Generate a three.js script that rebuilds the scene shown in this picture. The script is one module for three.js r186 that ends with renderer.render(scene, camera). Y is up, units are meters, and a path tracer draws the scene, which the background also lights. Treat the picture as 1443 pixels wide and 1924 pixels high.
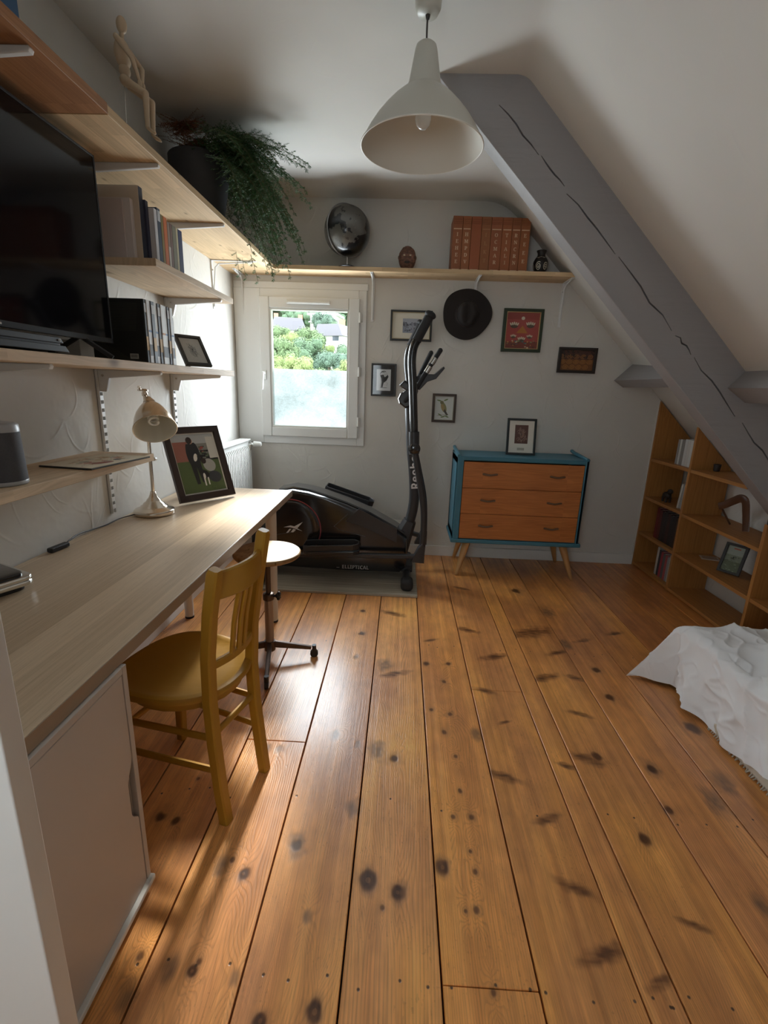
import * as THREE from 'three';
import { RoundedBoxGeometry } from 'three/addons/geometries/RoundedBoxGeometry.js';
import { TextGeometry } from 'three/addons/geometries/TextGeometry.js';
import { FontLoader } from 'three/addons/loaders/FontLoader.js';
import { mergeGeometries, mergeVertices, toCreasedNormals } from 'three/addons/utils/BufferGeometryUtils.js';
import { RectAreaLightUniformsLib } from 'three/addons/lights/RectAreaLightUniformsLib.js';
import { Brush, Evaluator, SUBTRACTION } from 'three-bvh-csg';

// ---------------------------------------------------------------- camera, sky, exposure
const scene = new THREE.Scene();
const camera = new THREE.PerspectiveCamera(94.49, 1443 / 1924, 0.02, 400);
const D2R = Math.PI / 180;
camera.rotation.order = 'YXZ';
camera.position.set(0, 1.35, 0);
camera.rotation.set(-14.768 * D2R, 1.717 * D2R, 1.972 * D2R);
scene.add(camera);
scene.background = new THREE.Color().setRGB(0.86, 0.94, 1.0);   // bright even overcast
scene.backgroundIntensity = 7;
RectAreaLightUniformsLib.init();
function daylight(x, y, z, w, h, towards, power) {            // daylight entering through a window opening
  const l = new THREE.RectAreaLight(new THREE.Color().setRGB(0.84, 0.93, 1.0), power, w, h);
  l.position.set(x, y, z); l.lookAt(...towards); l.name = 'window_daylight'; scene.add(l); return l;
}
daylight(-0.72, 1.456, -3.735, 0.57, 0.85, [-0.72, 1.456, 0], 15);   // end-wall window
daylight(-0.70, 1.45, 1.14, 0.56, 0.76, [-0.70, 1.45, -1], 3);   // window behind the viewer
// low hazy sun straight in through the end window
const sun = new THREE.DirectionalLight(new THREE.Color().setRGB(1.0, 0.95, 0.86), 10);
sun.position.set(-0.9, 10.3, -18.0); sun.target.position.set(-0.55, 0, -1.2); scene.add(sun, sun.target); sun.name = 'sun';
sun.castShadow = true; sun.shadow.radius = 13; sun.shadow.mapSize.set(2048, 2048);
Object.assign(sun.shadow.camera, { left: -12, right: 12, top: 12, bottom: -12, near: 0.5, far: 60 });
const renderer = new THREE.WebGLRenderer({ antialias: true });
renderer.toneMapping = THREE.LinearToneMapping;
renderer.toneMappingExposure = 1.2;
renderer.shadowMap.enabled = true;

// ---------------------------------------------------------------- helpers
let seed = 7;
const rnd = () => { seed = (seed * 1664525 + 1013904223) >>> 0; return seed / 4294967296; };
const rr = (a, b) => a + (b - a) * rnd();
const clamp = (x, a = 0, b = 1) => Math.min(b, Math.max(a, x));
const mixn = (a, b, t) => a + (b - a) * t;
const sstep = (a, b, x) => { const t = clamp((x - a) / (b - a)); return t * t * (3 - 2 * t); };
const V3 = (x, y, z) => new THREE.Vector3(x, y, z);
const PERM = new Uint8Array(512);
{ const p = [...Array(256).keys()]; for (let i = 255; i > 0; i--) { const j = Math.floor(rnd() * (i + 1)); [p[i], p[j]] = [p[j], p[i]]; } for (let i = 0; i < 512; i++) PERM[i] = p[i & 255]; }
const vn = (x, y, px = 256, py = 256) => {
  const xi = Math.floor(x), yi = Math.floor(y), fx = x - xi, fy = y - yi;
  const sx = fx * fx * (3 - 2 * fx), sy = fy * fy * (3 - 2 * fy);
  const m = (n, p) => ((n % p) + p) % p;
  const a = m(xi, px), b = m(xi + 1, px), c = m(yi, py), d = m(yi + 1, py);
  const h = (i, j) => PERM[(PERM[i & 255] + j) & 511] / 255;
  return mixn(mixn(h(a, c), h(b, c), sx), mixn(h(a, d), h(b, d), sx), sy);
};
const fbm = (x, y, o = 4, px = 256, py = 256) => { let s = 0, a = .5, n = 0; for (let i = 0; i < o; i++) { s += a * vn(x, y, px, py); n += a; x *= 2; y *= 2; px *= 2; py *= 2; a *= .5; } return s / n; };
const vn3 = (x, y, z) => (vn(x + 17.1, y + z * .73) + vn(y - 5.3, z + x * .41) + vn(z + 31.7, x - y * .57)) / 3;
function tex(w, h, fn, srgb = true, mw = 1, mh = 1) {          // mw x mh metres covered
  const d = new Uint8Array(w * h * 4);
  for (let y = 0; y < h; y++) for (let x = 0; x < w; x++) {
    const c = fn((x + .5) / w, (y + .5) / h), i = (y * w + x) * 4;
    d[i] = clamp(c[0], 0, 255); d[i + 1] = clamp(c[1], 0, 255); d[i + 2] = clamp(c[2], 0, 255); d[i + 3] = 255;
  }
  const t = new THREE.DataTexture(d, w, h, THREE.RGBAFormat);
  t.wrapS = t.wrapT = THREE.RepeatWrapping; t.magFilter = THREE.LinearFilter; t.minFilter = THREE.LinearFilter;
  if (srgb) t.colorSpace = THREE.SRGBColorSpace;
  t.repeat.set(1 / mw, 1 / mh); t.needsUpdate = true; return t;
}
function canvasTex(w, h, draw) {
  const c = document.createElement('canvas'); c.width = w; c.height = h; draw(c.getContext('2d'), w, h);
  const t = new THREE.CanvasTexture(c); t.colorSpace = THREE.SRGBColorSpace; return t;
}
const lin = (r, g, b) => new THREE.Color().setRGB(r, g, b);
const std = (r, g, b, rough = .7, extra = {}) => new THREE.MeshStandardMaterial({ color: lin(r, g, b), roughness: rough, ...extra });
const phy = (r, g, b, rough = .7, extra = {}) => new THREE.MeshPhysicalMaterial({ color: lin(r, g, b), roughness: rough, ...extra });
const mapped = (map, rough = .6, extra = {}) => new THREE.MeshStandardMaterial({ map, roughness: rough, ...extra });

// uv in metres by dominant axis; grain axis runs along v
function uvm(g, grain = 'z', ou = 0, ov = 0) {
  if (g.index) g = g.toNonIndexed();
  const p = g.attributes.position, n = g.attributes.normal, uv = new Float32Array(p.count * 2);
  const ax = { x: 0, y: 1, z: 2 }[grain];
  for (let f = 0; f < p.count; f += 3) {
    let nx = 0, ny = 0, nz = 0;
    for (let k = 0; k < 3; k++) { nx += n.getX(f + k); ny += n.getY(f + k); nz += n.getZ(f + k); }
    const a = [Math.abs(nx), Math.abs(ny), Math.abs(nz)], dom = a.indexOf(Math.max(...a));
    const rest = [0, 1, 2].filter((i) => i !== dom);
    const v = rest.includes(ax) ? ax : rest[1], u = rest.find((i) => i !== v);
    for (let k = 0; k < 3; k++) {
      const q = [p.getX(f + k), p.getY(f + k), p.getZ(f + k)];
      uv[(f + k) * 2] = q[u] + ou + dom * .137; uv[(f + k) * 2 + 1] = q[v] + ov;
    }
  }
  g.setAttribute('uv', new THREE.BufferAttribute(uv, 2)); return g;
}
function bx(x0, x1, y0, y1, z0, z1, r = 0.002, grain = 'z') {
  const w = Math.abs(x1 - x0), h = Math.abs(y1 - y0), d = Math.abs(z1 - z0);
  const rad = Math.min(r, w * .45, h * .45, d * .45);
  const g = rad > 0.0001 ? new RoundedBoxGeometry(w, h, d, 1, rad) : new THREE.BoxGeometry(w, h, d);
  g.translate((x0 + x1) / 2, (y0 + y1) / 2, (z0 + z1) / 2);
  return uvm(g, grain);
}
function cyl(a, b, r0, r1 = r0, seg = 24) {                 // tapered cylinder between two points
  const A = V3(...a), B = V3(...b), L = A.distanceTo(B);
  const g = new THREE.CylinderGeometry(r1, r0, L, seg);
  g.applyQuaternion(new THREE.Quaternion().setFromUnitVectors(V3(0, 1, 0), B.clone().sub(A).normalize()));
  g.translate((a[0] + b[0]) / 2, (a[1] + b[1]) / 2, (a[2] + b[2]) / 2); return g;
}
function tube(pts, r, seg = 40, rad = 12, closed = false) {
  return new THREE.TubeGeometry(new THREE.CatmullRomCurve3(pts.map((p) => V3(...p)), closed, 'centripetal'), seg, r, rad, closed);
}
function capTube(pts, r, seg = 40, rad = 12) {
  const a = V3(...pts[0]), b = V3(...pts[pts.length - 1]);
  return merge([tube(pts, r, seg, rad), new THREE.SphereGeometry(r, rad, 8).translate(a.x, a.y, a.z), new THREE.SphereGeometry(r, rad, 8).translate(b.x, b.y, b.z)]);
}
function merge(list) {
  const gs = list.map((g) => { g = g.index ? g.toNonIndexed() : g; for (const k of Object.keys(g.attributes)) if (!['position', 'normal', 'uv'].includes(k)) g.deleteAttribute(k); return g; });
  return mergeGeometries(gs);
}
const lathe = (prof, seg = 48) => new THREE.LatheGeometry(prof.map(([r, y]) => new THREE.Vector2(Math.max(r, 1e-4), y)), seg);
// rectangular (or any convex) section swept along points; frame fixed by "up"
function sweep(pts, prof, up = [0, 0, 1], grain = 'y') {
  const P = pts.map((p) => V3(...p)), U = V3(...up), rings = [];
  for (let i = 0; i < P.length; i++) {
    const t = P[Math.min(i + 1, P.length - 1)].clone().sub(P[Math.max(i - 1, 0)]).normalize();
    const s = t.clone().cross(U).normalize(), u = s.clone().cross(t).normalize();
    const pr = typeof prof === 'function' ? prof(i / (P.length - 1)) : prof;
    rings.push(pr.map(([a, b]) => P[i].clone().addScaledVector(s, a).addScaledVector(u, b)));
  }
  const pos = [], n = rings[0].length;
  const tri = (a, b, c) => pos.push(...a.toArray(), ...b.toArray(), ...c.toArray());
  for (let i = 0; i < rings.length - 1; i++) for (let k = 0; k < n; k++) {
    const a = rings[i][k], b = rings[i][(k + 1) % n], c = rings[i + 1][k], d = rings[i + 1][(k + 1) % n];
    tri(a, b, c); tri(b, d, c);
  }
  for (let k = 1; k < n - 1; k++) { tri(rings[0][0], rings[0][k + 1], rings[0][k]); const e = rings[rings.length - 1]; tri(e[0], e[k], e[k + 1]); }
  let g = new THREE.BufferGeometry(); g.setAttribute('position', new THREE.Float32BufferAttribute(pos, 3));
  g.computeVertexNormals(); g = toCreasedNormals(g, 35 * D2R); return uvm(g, grain);
}
const rect = (w, h, c = 0.004) => [[-w / 2 + c, -h / 2], [w / 2 - c, -h / 2], [w / 2, -h / 2 + c], [w / 2, h / 2 - c], [w / 2 - c, h / 2], [-w / 2 + c, h / 2], [-w / 2, h / 2 - c], [-w / 2, -h / 2 + c]];
// polygon in the xy plane, extruded from z0 to z1, bevelled
function prism(poly, z0, z1, bev = 0.003, grain = 'x', smooth = false) {
  const s = new THREE.Shape(poly.map(([x, y]) => new THREE.Vector2(x, y)));
  let g = new THREE.ExtrudeGeometry(s, { depth: (z1 - z0) - 2 * bev, bevelEnabled: bev > 0, bevelSize: bev, bevelThickness: bev, bevelOffset: -bev, bevelSegments: 2, curveSegments: 12 });
  g.translate(0, 0, z0 + bev); if (smooth) g = toCreasedNormals(g, 40 * D2R); return uvm(g, grain);
}
const names = {};
const numbered = (n) => { names[n] = (names[n] || 0) + 1; return names[n] === 1 ? n : n + '_' + String(names[n] - 1).padStart(3, '0'); };
function setMesh(m) { m.castShadow = true; m.receiveShadow = true; return m; }
function thing(name, label, category, pos = [0, 0, 0], turn = 0, group) {
  const o = new THREE.Group(); o.name = numbered(name); o.position.set(...pos); o.rotation.y = turn;
  o.userData = { label, category }; if (group) o.userData.group = group; scene.add(o); return o;
}
// geometry given in world coordinates, for things that are not turned
function part(t, name, geo, mat, label) {
  const P = new THREE.Vector3(); let q = t; while (q && q !== scene) { P.add(q.position); q = q.parent; }
  geo.translate(-P.x, -P.y, -P.z); return lpart(t, name, geo, mat, label);
}
function lpart(t, name, geo, mat, label) { const m = setMesh(new THREE.Mesh(geo, mat)); m.name = name; if (label) m.userData.label = label; t.add(m); return m; }
function struct(name, geo, mat, label) { const m = setMesh(new THREE.Mesh(geo, mat)); m.name = name; m.userData = { kind: 'structure', label: label || name.replace(/_/g, ' '), category: name.split('_')[0] }; scene.add(m); return m; }
function solo(name, geo, mat, label, category, group) { const m = setMesh(new THREE.Mesh(geo, mat)); m.name = numbered(name); m.userData = { label, category }; if (group) m.userData.group = group; scene.add(m); return m; }
const font = await new FontLoader().loadAsync('fonts/droid/droid_sans_bold.typeface.json');
const serif = await new FontLoader().loadAsync('fonts/droid/droid_serif_bold.typeface.json');
function letters(str, size, f = font, depth = .0006) { const g = new TextGeometry(str, { font: f, size, depth, curveSegments: 4, bevelEnabled: false }); g.computeBoundingBox(); const b = g.boundingBox; g.translate(-(b.min.x + b.max.x) / 2, -(b.min.y + b.max.y) / 2, 0); return g; }

// ---------------------------------------------------------------- room dimensions (metres)
const FAR = -3.776, LEFT = -1.29, RIGHT = 2.235, CEIL = 2.63, REAR = 1.15;
const cAt = (z) => z < -2.44 ? mixn(3.285, 3.09, (z - FAR) / (-2.44 - FAR)) : 3.09;      // roof slope: x + y = c

// ---------------------------------------------------------------- materials
const plasterBump = (() => {
  const N = 1024, H = new Float32Array(N * N);
  for (let y = 0; y < N; y++) for (let x = 0; x < N; x++) H[y * N + x] = fbm(x / N * 7, y / N * 7, 4, 7, 7) * 90 + fbm(x / N * 46, y / N * 46, 2, 46, 46) * 34;
  for (let k = 0; k < 90; k++) {                               // short raised trowel strokes
    let x = rnd() * N, y = rnd() * N, a = rr(-2.4, -.4), turn = rr(-.012, .012), amp = rr(14, 60), w = rr(1.6, 3.4); const L = rr(40, 190);
    for (let q = 0; q < L; q++) {
      const f = amp * Math.sin(Math.PI * q / L); x += Math.cos(a); y += Math.sin(a); a += turn + rr(-.03, .03);
      for (let dy = -6; dy <= 6; dy++) for (let dx = -6; dx <= 6; dx++) { const d2 = dx * dx + dy * dy, i = ((Math.round(y + dy) % N + N) % N) * N + (Math.round(x + dx) % N + N) % N, h = f * Math.exp(-d2 / (2 * w * w)) * .16; H[i] += h; }
    }
  }
  return tex(N, N, (u, v) => { const h = H[Math.min(N - 1, Math.floor(v * N)) * N + Math.min(N - 1, Math.floor(u * N))]; return [h, h, h]; }, false, 1.4, 1.4);
})();
const plasterCol = tex(512, 512, (u, v) => { const a = fbm(u * 6, v * 6, 4, 6, 6), s = 214 + (a - .5) * 14; return [s, s * .985, s * .955]; }, true, 2.2, 2.2);
const M = {};
M.wall = new THREE.MeshStandardMaterial({ map: plasterCol, bumpMap: plasterBump, bumpScale: 0.007, roughness: .82 });
M.ceil = new THREE.MeshStandardMaterial({ map: plasterCol, bumpMap: plasterBump, bumpScale: 0.0012, roughness: .9 });
M.white = std(.78, .78, .75, .42);
M.whitePaint = std(.74, .73, .70, .5);
M.pvc = std(.80, .81, .80, .3);
const greyBump = tex(256, 1024, (u, v) => { const h = fbm(u * 26, v * 5, 3, 26, 5) * 180 + fbm(u * 60, v * 60, 2, 60, 60) * 60; return [h, h, h]; }, false, .35, 1.4);
M.beam = std(.32, .305, .305, .55, { bumpMap: greyBump, bumpScale: .0018 });
// beech-stave shelf panels
function staves(base, spread, W = .36, L = 1.6, sw = .045) {
  return tex(512, 1024, (u, v) => {
    const x = u * W, y = v * L, row = Math.floor(x / sw), off = vn(row * 3.7, 9) * .5, k = Math.floor((y + off) / .42);
    const tone = vn(row * 5.3 + .5, k * 3.1 + .5) - .5, g = fbm(x * 240 + tone * 30, y * 7, 3), f = vn(x * 900, y * 16);
    const edge = (x / sw - row) < .03 ? -10 : 0, knot = Math.exp(-(((vn(row * 1.3, k * 2.2) * sw + row * sw - x) / .006) ** 2) - ((((k + .3) * .42 - off - y) / .014) ** 2)) * (vn(row, k * 7) > .72 ? 60 : 0);
    const s = tone * spread + (g - .5) * 26 + (f - .5) * 10 + edge - knot;
    return [base[0] + s, base[1] + s * .95, base[2] + s * .85];
  }, true, W, L);
}
M.shelf = mapped(staves([206, 176, 136], 34), .55);
M.shelfOld = mapped(staves([158, 108, 66], 30), .5);
M.shelfRough = mapped(tex(512, 1024, (u, v) => {
  const x = u * .3, y = v * 1.2, g = fbm(x * 120 + fbm(x * 14, y * 3, 2) * 14, y * 4, 3), b = fbm(x * 12, y * 5, 3, 256, 256), kx = Math.exp(-(((x - .09) / .016) ** 2) - (((y - .3) / .03) ** 2)) + Math.exp(-(((x - .2) / .014) ** 2) - (((y - .75) / .03) ** 2)) + Math.exp(-(((x - .06) / .01) ** 2) - (((y - .95) / .04) ** 2));
  const s = (g - .5) * 38 + (b - .5) * 26 - kx * 75; return [206 + s, 180 + s * .98, 148 + s * .95];
}, true, .3, 1.2), .65);
M.desk = mapped(tex(1024, 1024, (u, v) => {
  const x = u * .65, y = v * 2.4, st = Math.floor(x / .093), tone = (vn(st * 7.7 + .5, 3.2) - .5) * 22, g = fbm(x * 230, y * 3.2 + st * 9, 4), f = vn(x * 900, y * 9);
  const pore = vn(x * 620, y * 22) > .78 ? -14 : 0, s = tone + (g - .5) * 40 + (f - .5) * 12 + pore - ((x / .093 - st) < .02 ? 9 : 0);
  const q = s * .55 + tone * .7; return [200 + q, 177 + q, 149 + q * .95];
}, true, .65, 2.4), .36);
M.deskEdge = std(.36, .27, .19, .45);
M.greyOak = mapped(tex(256, 512, (u, v) => { const g = fbm(u * 40, v * 3, 4, 40, 3), s = (g - .5) * 60; return [170 + s, 162 + s, 146 + s]; }, true, .4, 1), .5);
M.oakShelf = mapped(tex(256, 1024, (u, v) => { const g = fbm(u * 50 + fbm(u * 6, v * 3, 2, 6, 3) * 5, v * 6, 4), s = (g - .5) * 34; return [172 + s, 118 + s * .85, 62 + s * .6]; }, true, .3, 1.2), .5);
M.drawer = mapped(tex(256, 512, (u, v) => { const g = fbm(v * 5, u * 42 + fbm(v * 3, u * 6, 2) * 6, 4), b = fbm(u * 4 + 3, v * 3, 2), s = (g - .5) * 36 + (b - .5) * 26; return [188 + s, 116 + s * .8, 60 + s * .5]; }, true, .25, .6), .42);
M.legWood = std(.50, .27, .10, .45);
M.blue = std(.055, .20, .28, .45, { bumpMap: greyBump, bumpScale: .0006 });
M.mustard = std(.43, .22, .02, .4, { bumpMap: greyBump, bumpScale: .0005 });
M.black = std(.018, .018, .02, .45);
M.blackGloss = phy(.012, .012, .014, .18, { clearcoat: .6, clearcoatRoughness: .15 });
M.darkPlastic = std(.03, .03, .033, .38);
M.rubber = std(.022, .022, .024, .75);
M.steel = std(.62, .60, .57, .26, { metalness: 1 });
M.chrome = std(.82, .82, .80, .12, { metalness: 1 });
M.nickel = std(.70, .62, .53, .2, { metalness: 1 });
M.bracket = std(.76, .76, .75, .38);
M.paper = std(.80, .77, .70, .85);
M.gold = std(.62, .42, .20, .45, { metalness: .3 });
M.printWhite = std(.75, .75, .75, .6);

// ---------------------------------------------------------------- floor: single boards
{
  const floor = struct('floor', bx(LEFT - .2, RIGHT + .2, -.14, -.024, FAR - .2, REAR + .2, 0), std(.02, .012, .008, .9), 'wide old pine floorboards with dark gaps');
  const gaps = [-1.29, -1.03, -.79, -.552, -.32, -.086, .15, .378, .613, .703, .943, 1.175, 1.41, 1.645, 1.88, 2.11, 2.235];
  const knots = [[-0.715,-1.184,0.018,'k'],[-0.660,-1.176,0.013,'k'],[-0.659,-1.342,0.007,'k'],[-0.040,-1.029,0.023,'r'],[0.044,-1.001,0.018,'r'],[-0.040,-1.525,0.037,'b'],[0.027,-1.490,0.016,'k'],[-0.262,-1.118,0.032,'b'],[-0.262,-1.118,0.016,'k'],[-0.105,-1.261,0.026,'b'],[-0.395,-1.024,0.015,'r'],[-0.439,-1.062,0.008,'k'],[-0.466,-1.039,0.023,'b'],[-0.209,-1.598,0.023,'b'],[-0.415,-1.503,0.016,'b'],[-0.461,-1.504,0.016,'b'],[-0.119,-1.554,0.014,'b'],[0.174,-1.080,0.019,'r'],[0.222,-1.252,0.008,'k'],[0.283,-1.253,0.010,'k'],[0.256,-1.360,0.007,'k'],[0.263,-1.135,0.006,'k'],[0.269,-1.072,0.007,'k'],[0.225,-1.648,0.009,'k'],[0.426,-1.430,0.054,'s'],[0.531,-1.264,0.045,'s'],[0.993,-1.517,0.032,'b'],[0.990,-1.511,0.019,'k'],[1.223,-1.460,0.044,'b'],[0.761,-1.542,0.067,'s'],[0.808,-1.555,0.021,'k'],[0.818,-1.211,0.020,'k'],[0.960,-1.328,0.015,'k'],[0.549,-1.043,0.056,'s'],[0.257,-1.356,0.008,'k'],[0.259,-1.517,0.008,'k'],[0.356,-1.643,0.026,'b'],[0.673,-1.500,0.037,'s'],[1.144,-1.376,0.044,'b'],[-0.440,-0.789,0.011,'r'],[-0.432,-0.808,0.007,'k'],[-0.494,-0.791,0.024,'b'],[-0.138,-0.730,0.017,'r'],[-0.253,-0.708,0.016,'r'],[0.004,-0.958,0.007,'k'],[-0.337,-0.785,0.014,'b'],[-0.193,-0.923,0.013,'b'],[-0.576,-0.810,0.009,'k'],[-0.568,-0.730,0.023,'b'],[0.226,-0.963,0.007,'k'],[0.257,-0.968,0.009,'k'],[0.558,-0.881,0.059,'s'],[0.670,-0.830,0.036,'s'],[0.827,-0.967,0.033,'s'],[1.052,-1.024,0.028,'b'],[0.269,-0.788,0.008,'k'],[-0.005,-2.670,0.070,'s'],[0.015,-2.035,0.063,'s'],[-0.175,-2.405,0.020,'k'],[-0.190,-2.685,0.016,'k'],[0.217,-2.372,0.032,'s'],[0.434,-2.504,0.067,'s'],[0.256,-1.989,0.012,'k'],[0.289,-2.145,0.013,'k'],[0.177,-2.135,0.016,'k'],[0.547,-2.233,0.069,'s'],[0.443,-1.935,0.053,'s'],[0.489,-1.724,0.026,'s'],[0.793,-2.510,0.138,'s'],[0.902,-2.077,0.052,'s'],[0.754,-2.064,0.077,'s'],[1.039,-2.155,0.021,'k'],[0.830,-1.805,0.046,'s'],[0.979,-2.791,0.050,'b'],[0.964,-2.397,0.035,'b'],[0.891,-2.303,0.057,'s'],[1.013,-1.936,0.022,'k'],[0.182,-1.780,0.011,'k'],[0.261,-1.758,0.011,'k'],[0.227,-1.645,0.011,'k'],[-0.032,-2.104,0.039,'b'],[-0.181,-2.166,0.016,'b'],[-0.206,-1.603,0.016,'b'],
    [.47, -3.1, .05, 's'], [1.08, -2.45, .05, 's'], [1.3, -2.55, .05, 's'], [1.28, -1.75, .03, 'k'], [.85, -3.1, .03, 'k'], [-.2, -3.0, .015, 'k']];
  const tint = [[204, 137, 74], [206, 138, 76], [206, 137, 75], [212, 144, 82], [208, 140, 80], [213, 146, 84], [203, 133, 70], [202, 134, 70], [204, 136, 72], [197, 130, 69], [197, 128, 67], [194, 126, 66], [188, 120, 63], [186, 118, 62], [186, 118, 62], [186, 118, 62]];
  const L = 3.34, Z0 = -3.79;
  const joints = { 3: [-1.546], 6: [-.797], 7: [-1.94], 5: [-2.35 + 5], 10: [.2], 1: [-2.2], 9: [-.2] };
  for (let i = 0; i < gaps.length - 1; i++) {
    const x0 = gaps[i], x1 = gaps[i + 1], w = x1 - x0, mid = (x0 + x1) / 2;
    const my = knots.filter((k) => k[0] > x0 - .02 && k[0] < x1 + .02).map(([a, b, r, t], j) => ({ x: a, z: b, r: t === 's' ? r * 1.25 : r, t, s: (j % 2 ? 1 : -1) }));
    const ph = i * 13.7, c = tint[i], ring = 26 + (i * 7 % 5) * 7, cen = (vn(i * 2.3, 4.4) - .5) * .16;
    const nails = [];
    for (const nz of [-.79, -1.29, -2.3]) for (const f of [.14, .5, .86]) if (nz > -1 || rnd() < .4) nails.push([x0 + w * f + rr(-.02, .02), nz + rr(-.02, .02)]);
    const map = tex(256, 2048, (u, v) => {
      const x = x0 + u * w, z = Z0 + v * L; let dk = 0, warp = 0, blue = 0, ringd = 0;
      for (const k of my) {
        const dx = x - k.x, dz = z - k.z;
        if (Math.abs(dz) > .3) continue;
        const asp = k.t === 'k' || k.t === 'r' ? 1.25 : k.t === 'b' ? 1.6 : .36;
        const wob = 1 + .7 * (fbm(x * 45 + 3, z * 30, 2) - .5), d = Math.hypot(dx, (k.t === 's' ? dz + dx * .35 * k.s : dz) / asp) / (k.r * wob);
        warp += (k.t === 's' ? .35 : 1) * Math.exp(-(dx * dx + dz * dz / 5) / (k.r * k.r * 5)) * .03 * Math.sign(dx || 1);
        if (k.t === 'k') { dk = Math.max(dk, sstep(1.2, .4, d) * (k.r > .012 ? .72 : .55)); blue = Math.max(blue, sstep(2.6, .8, d) * .16); }
        if (k.t === 'r') { dk = Math.max(dk, sstep(1.3, .6, d) * (.45 + .55 * fbm(x * 70, z * 50, 2)) * (d < .3 ? .7 : 1)); blue = Math.max(blue, sstep(2, 1, d) * .25); }
        if (k.t === 'b') { blue = Math.max(blue, sstep(1.3, .2, d) * .62 * (.6 + .6 * vn(x * 90, z * 60))); }
        if (k.t === 's') { dk = Math.max(dk, sstep(1.25, .1, d) * .66 * (.35 + 1.0 * fbm(x * 30, z * 110, 2))); }
      }
      const t = x - mid - cen, bend = fbm(x * 1.6 + ph, z * .8 + ph, 2) * .13 + warp;
      const rad = Math.abs(t) + bend * 1.1 + .04 * z * Math.sin(i * 1.7), q = rad * ring * 4.2 + vn(x * 30 + ph, z * 2.2) * .9, fr = q - Math.floor(q);
      const late = sstep(.45, .9, fr) * sstep(1, .92, fr) * (.35 + .9 * fbm(x * 9 + ph, z * 1.1 + ph, 2)), fine = fbm(x * 420, z * 9 + ph, 3) - .5, blot = fbm(x * 6 + ph, z * 2.6, 3) - .5, mott = fbm(x * 32 + ph, z * 18, 3) - .5;
      const dots = vn(x * 300 + ph, z * 120) > .86 && vn(x * 14, z * 14 + ph) > .55 ? 1 : 0;
      const streak = fbm(x * 55 + ph, z * .9 + ph, 3) - .5;
      let m = 1.10 - late * .11 + fine * .2 + blot * .28 + mott * .15 + streak * .22 - dots * .08;
            let R = c[0] * m, G = (c[1] + 5) * m * (1 + blot * .05 + streak * .06), B = (c[2] + 9) * m * (1 - blot * .18) * (1 + streak * .12);
      R = mixn(R, 70, blue * .8); G = mixn(G, 56, blue * .8); B = mixn(B, 50, blue * .8);
      R = mixn(R, 56, dk); G = mixn(G, 30, dk); B = mixn(B, 17, dk);
      for (const n of nails) { const d = Math.hypot(x - n[0], z - n[1]); if (d < .005) { const s = sstep(.0042, .0026, d) * .8; R = mixn(R, 60, s); G = mixn(G, 44, s); B = mixn(B, 34, s); } }
      return [R, G, B];
    }, true, 1, 1);
    const mat = new THREE.MeshPhysicalMaterial({ map, bumpMap: map, bumpScale: .0013, roughness: .34, clearcoat: .45, clearcoatRoughness: .2, specularIntensity: .9 });
    const cuts = [FAR - .05, ...(joints[i] || []), REAR + .05].sort((a, b) => a - b);
    for (let k = 0; k < cuts.length - 1; k++) {
      const g = bx(x0 + .0022, x1 - .0022, -.024, (i * 37 % 5) * .0003, cuts[k] + .0012, cuts[k + 1] - .0012, .0025);
      const p = g.attributes.position, uv = g.attributes.uv;
      for (let j = 0; j < p.count; j++) uv.setXY(j, (p.getX(j) - x0) / w, (p.getZ(j) - Z0) / L);
      lpart(floor, 'floorboard', g, mat);
    }
  }
}

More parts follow.
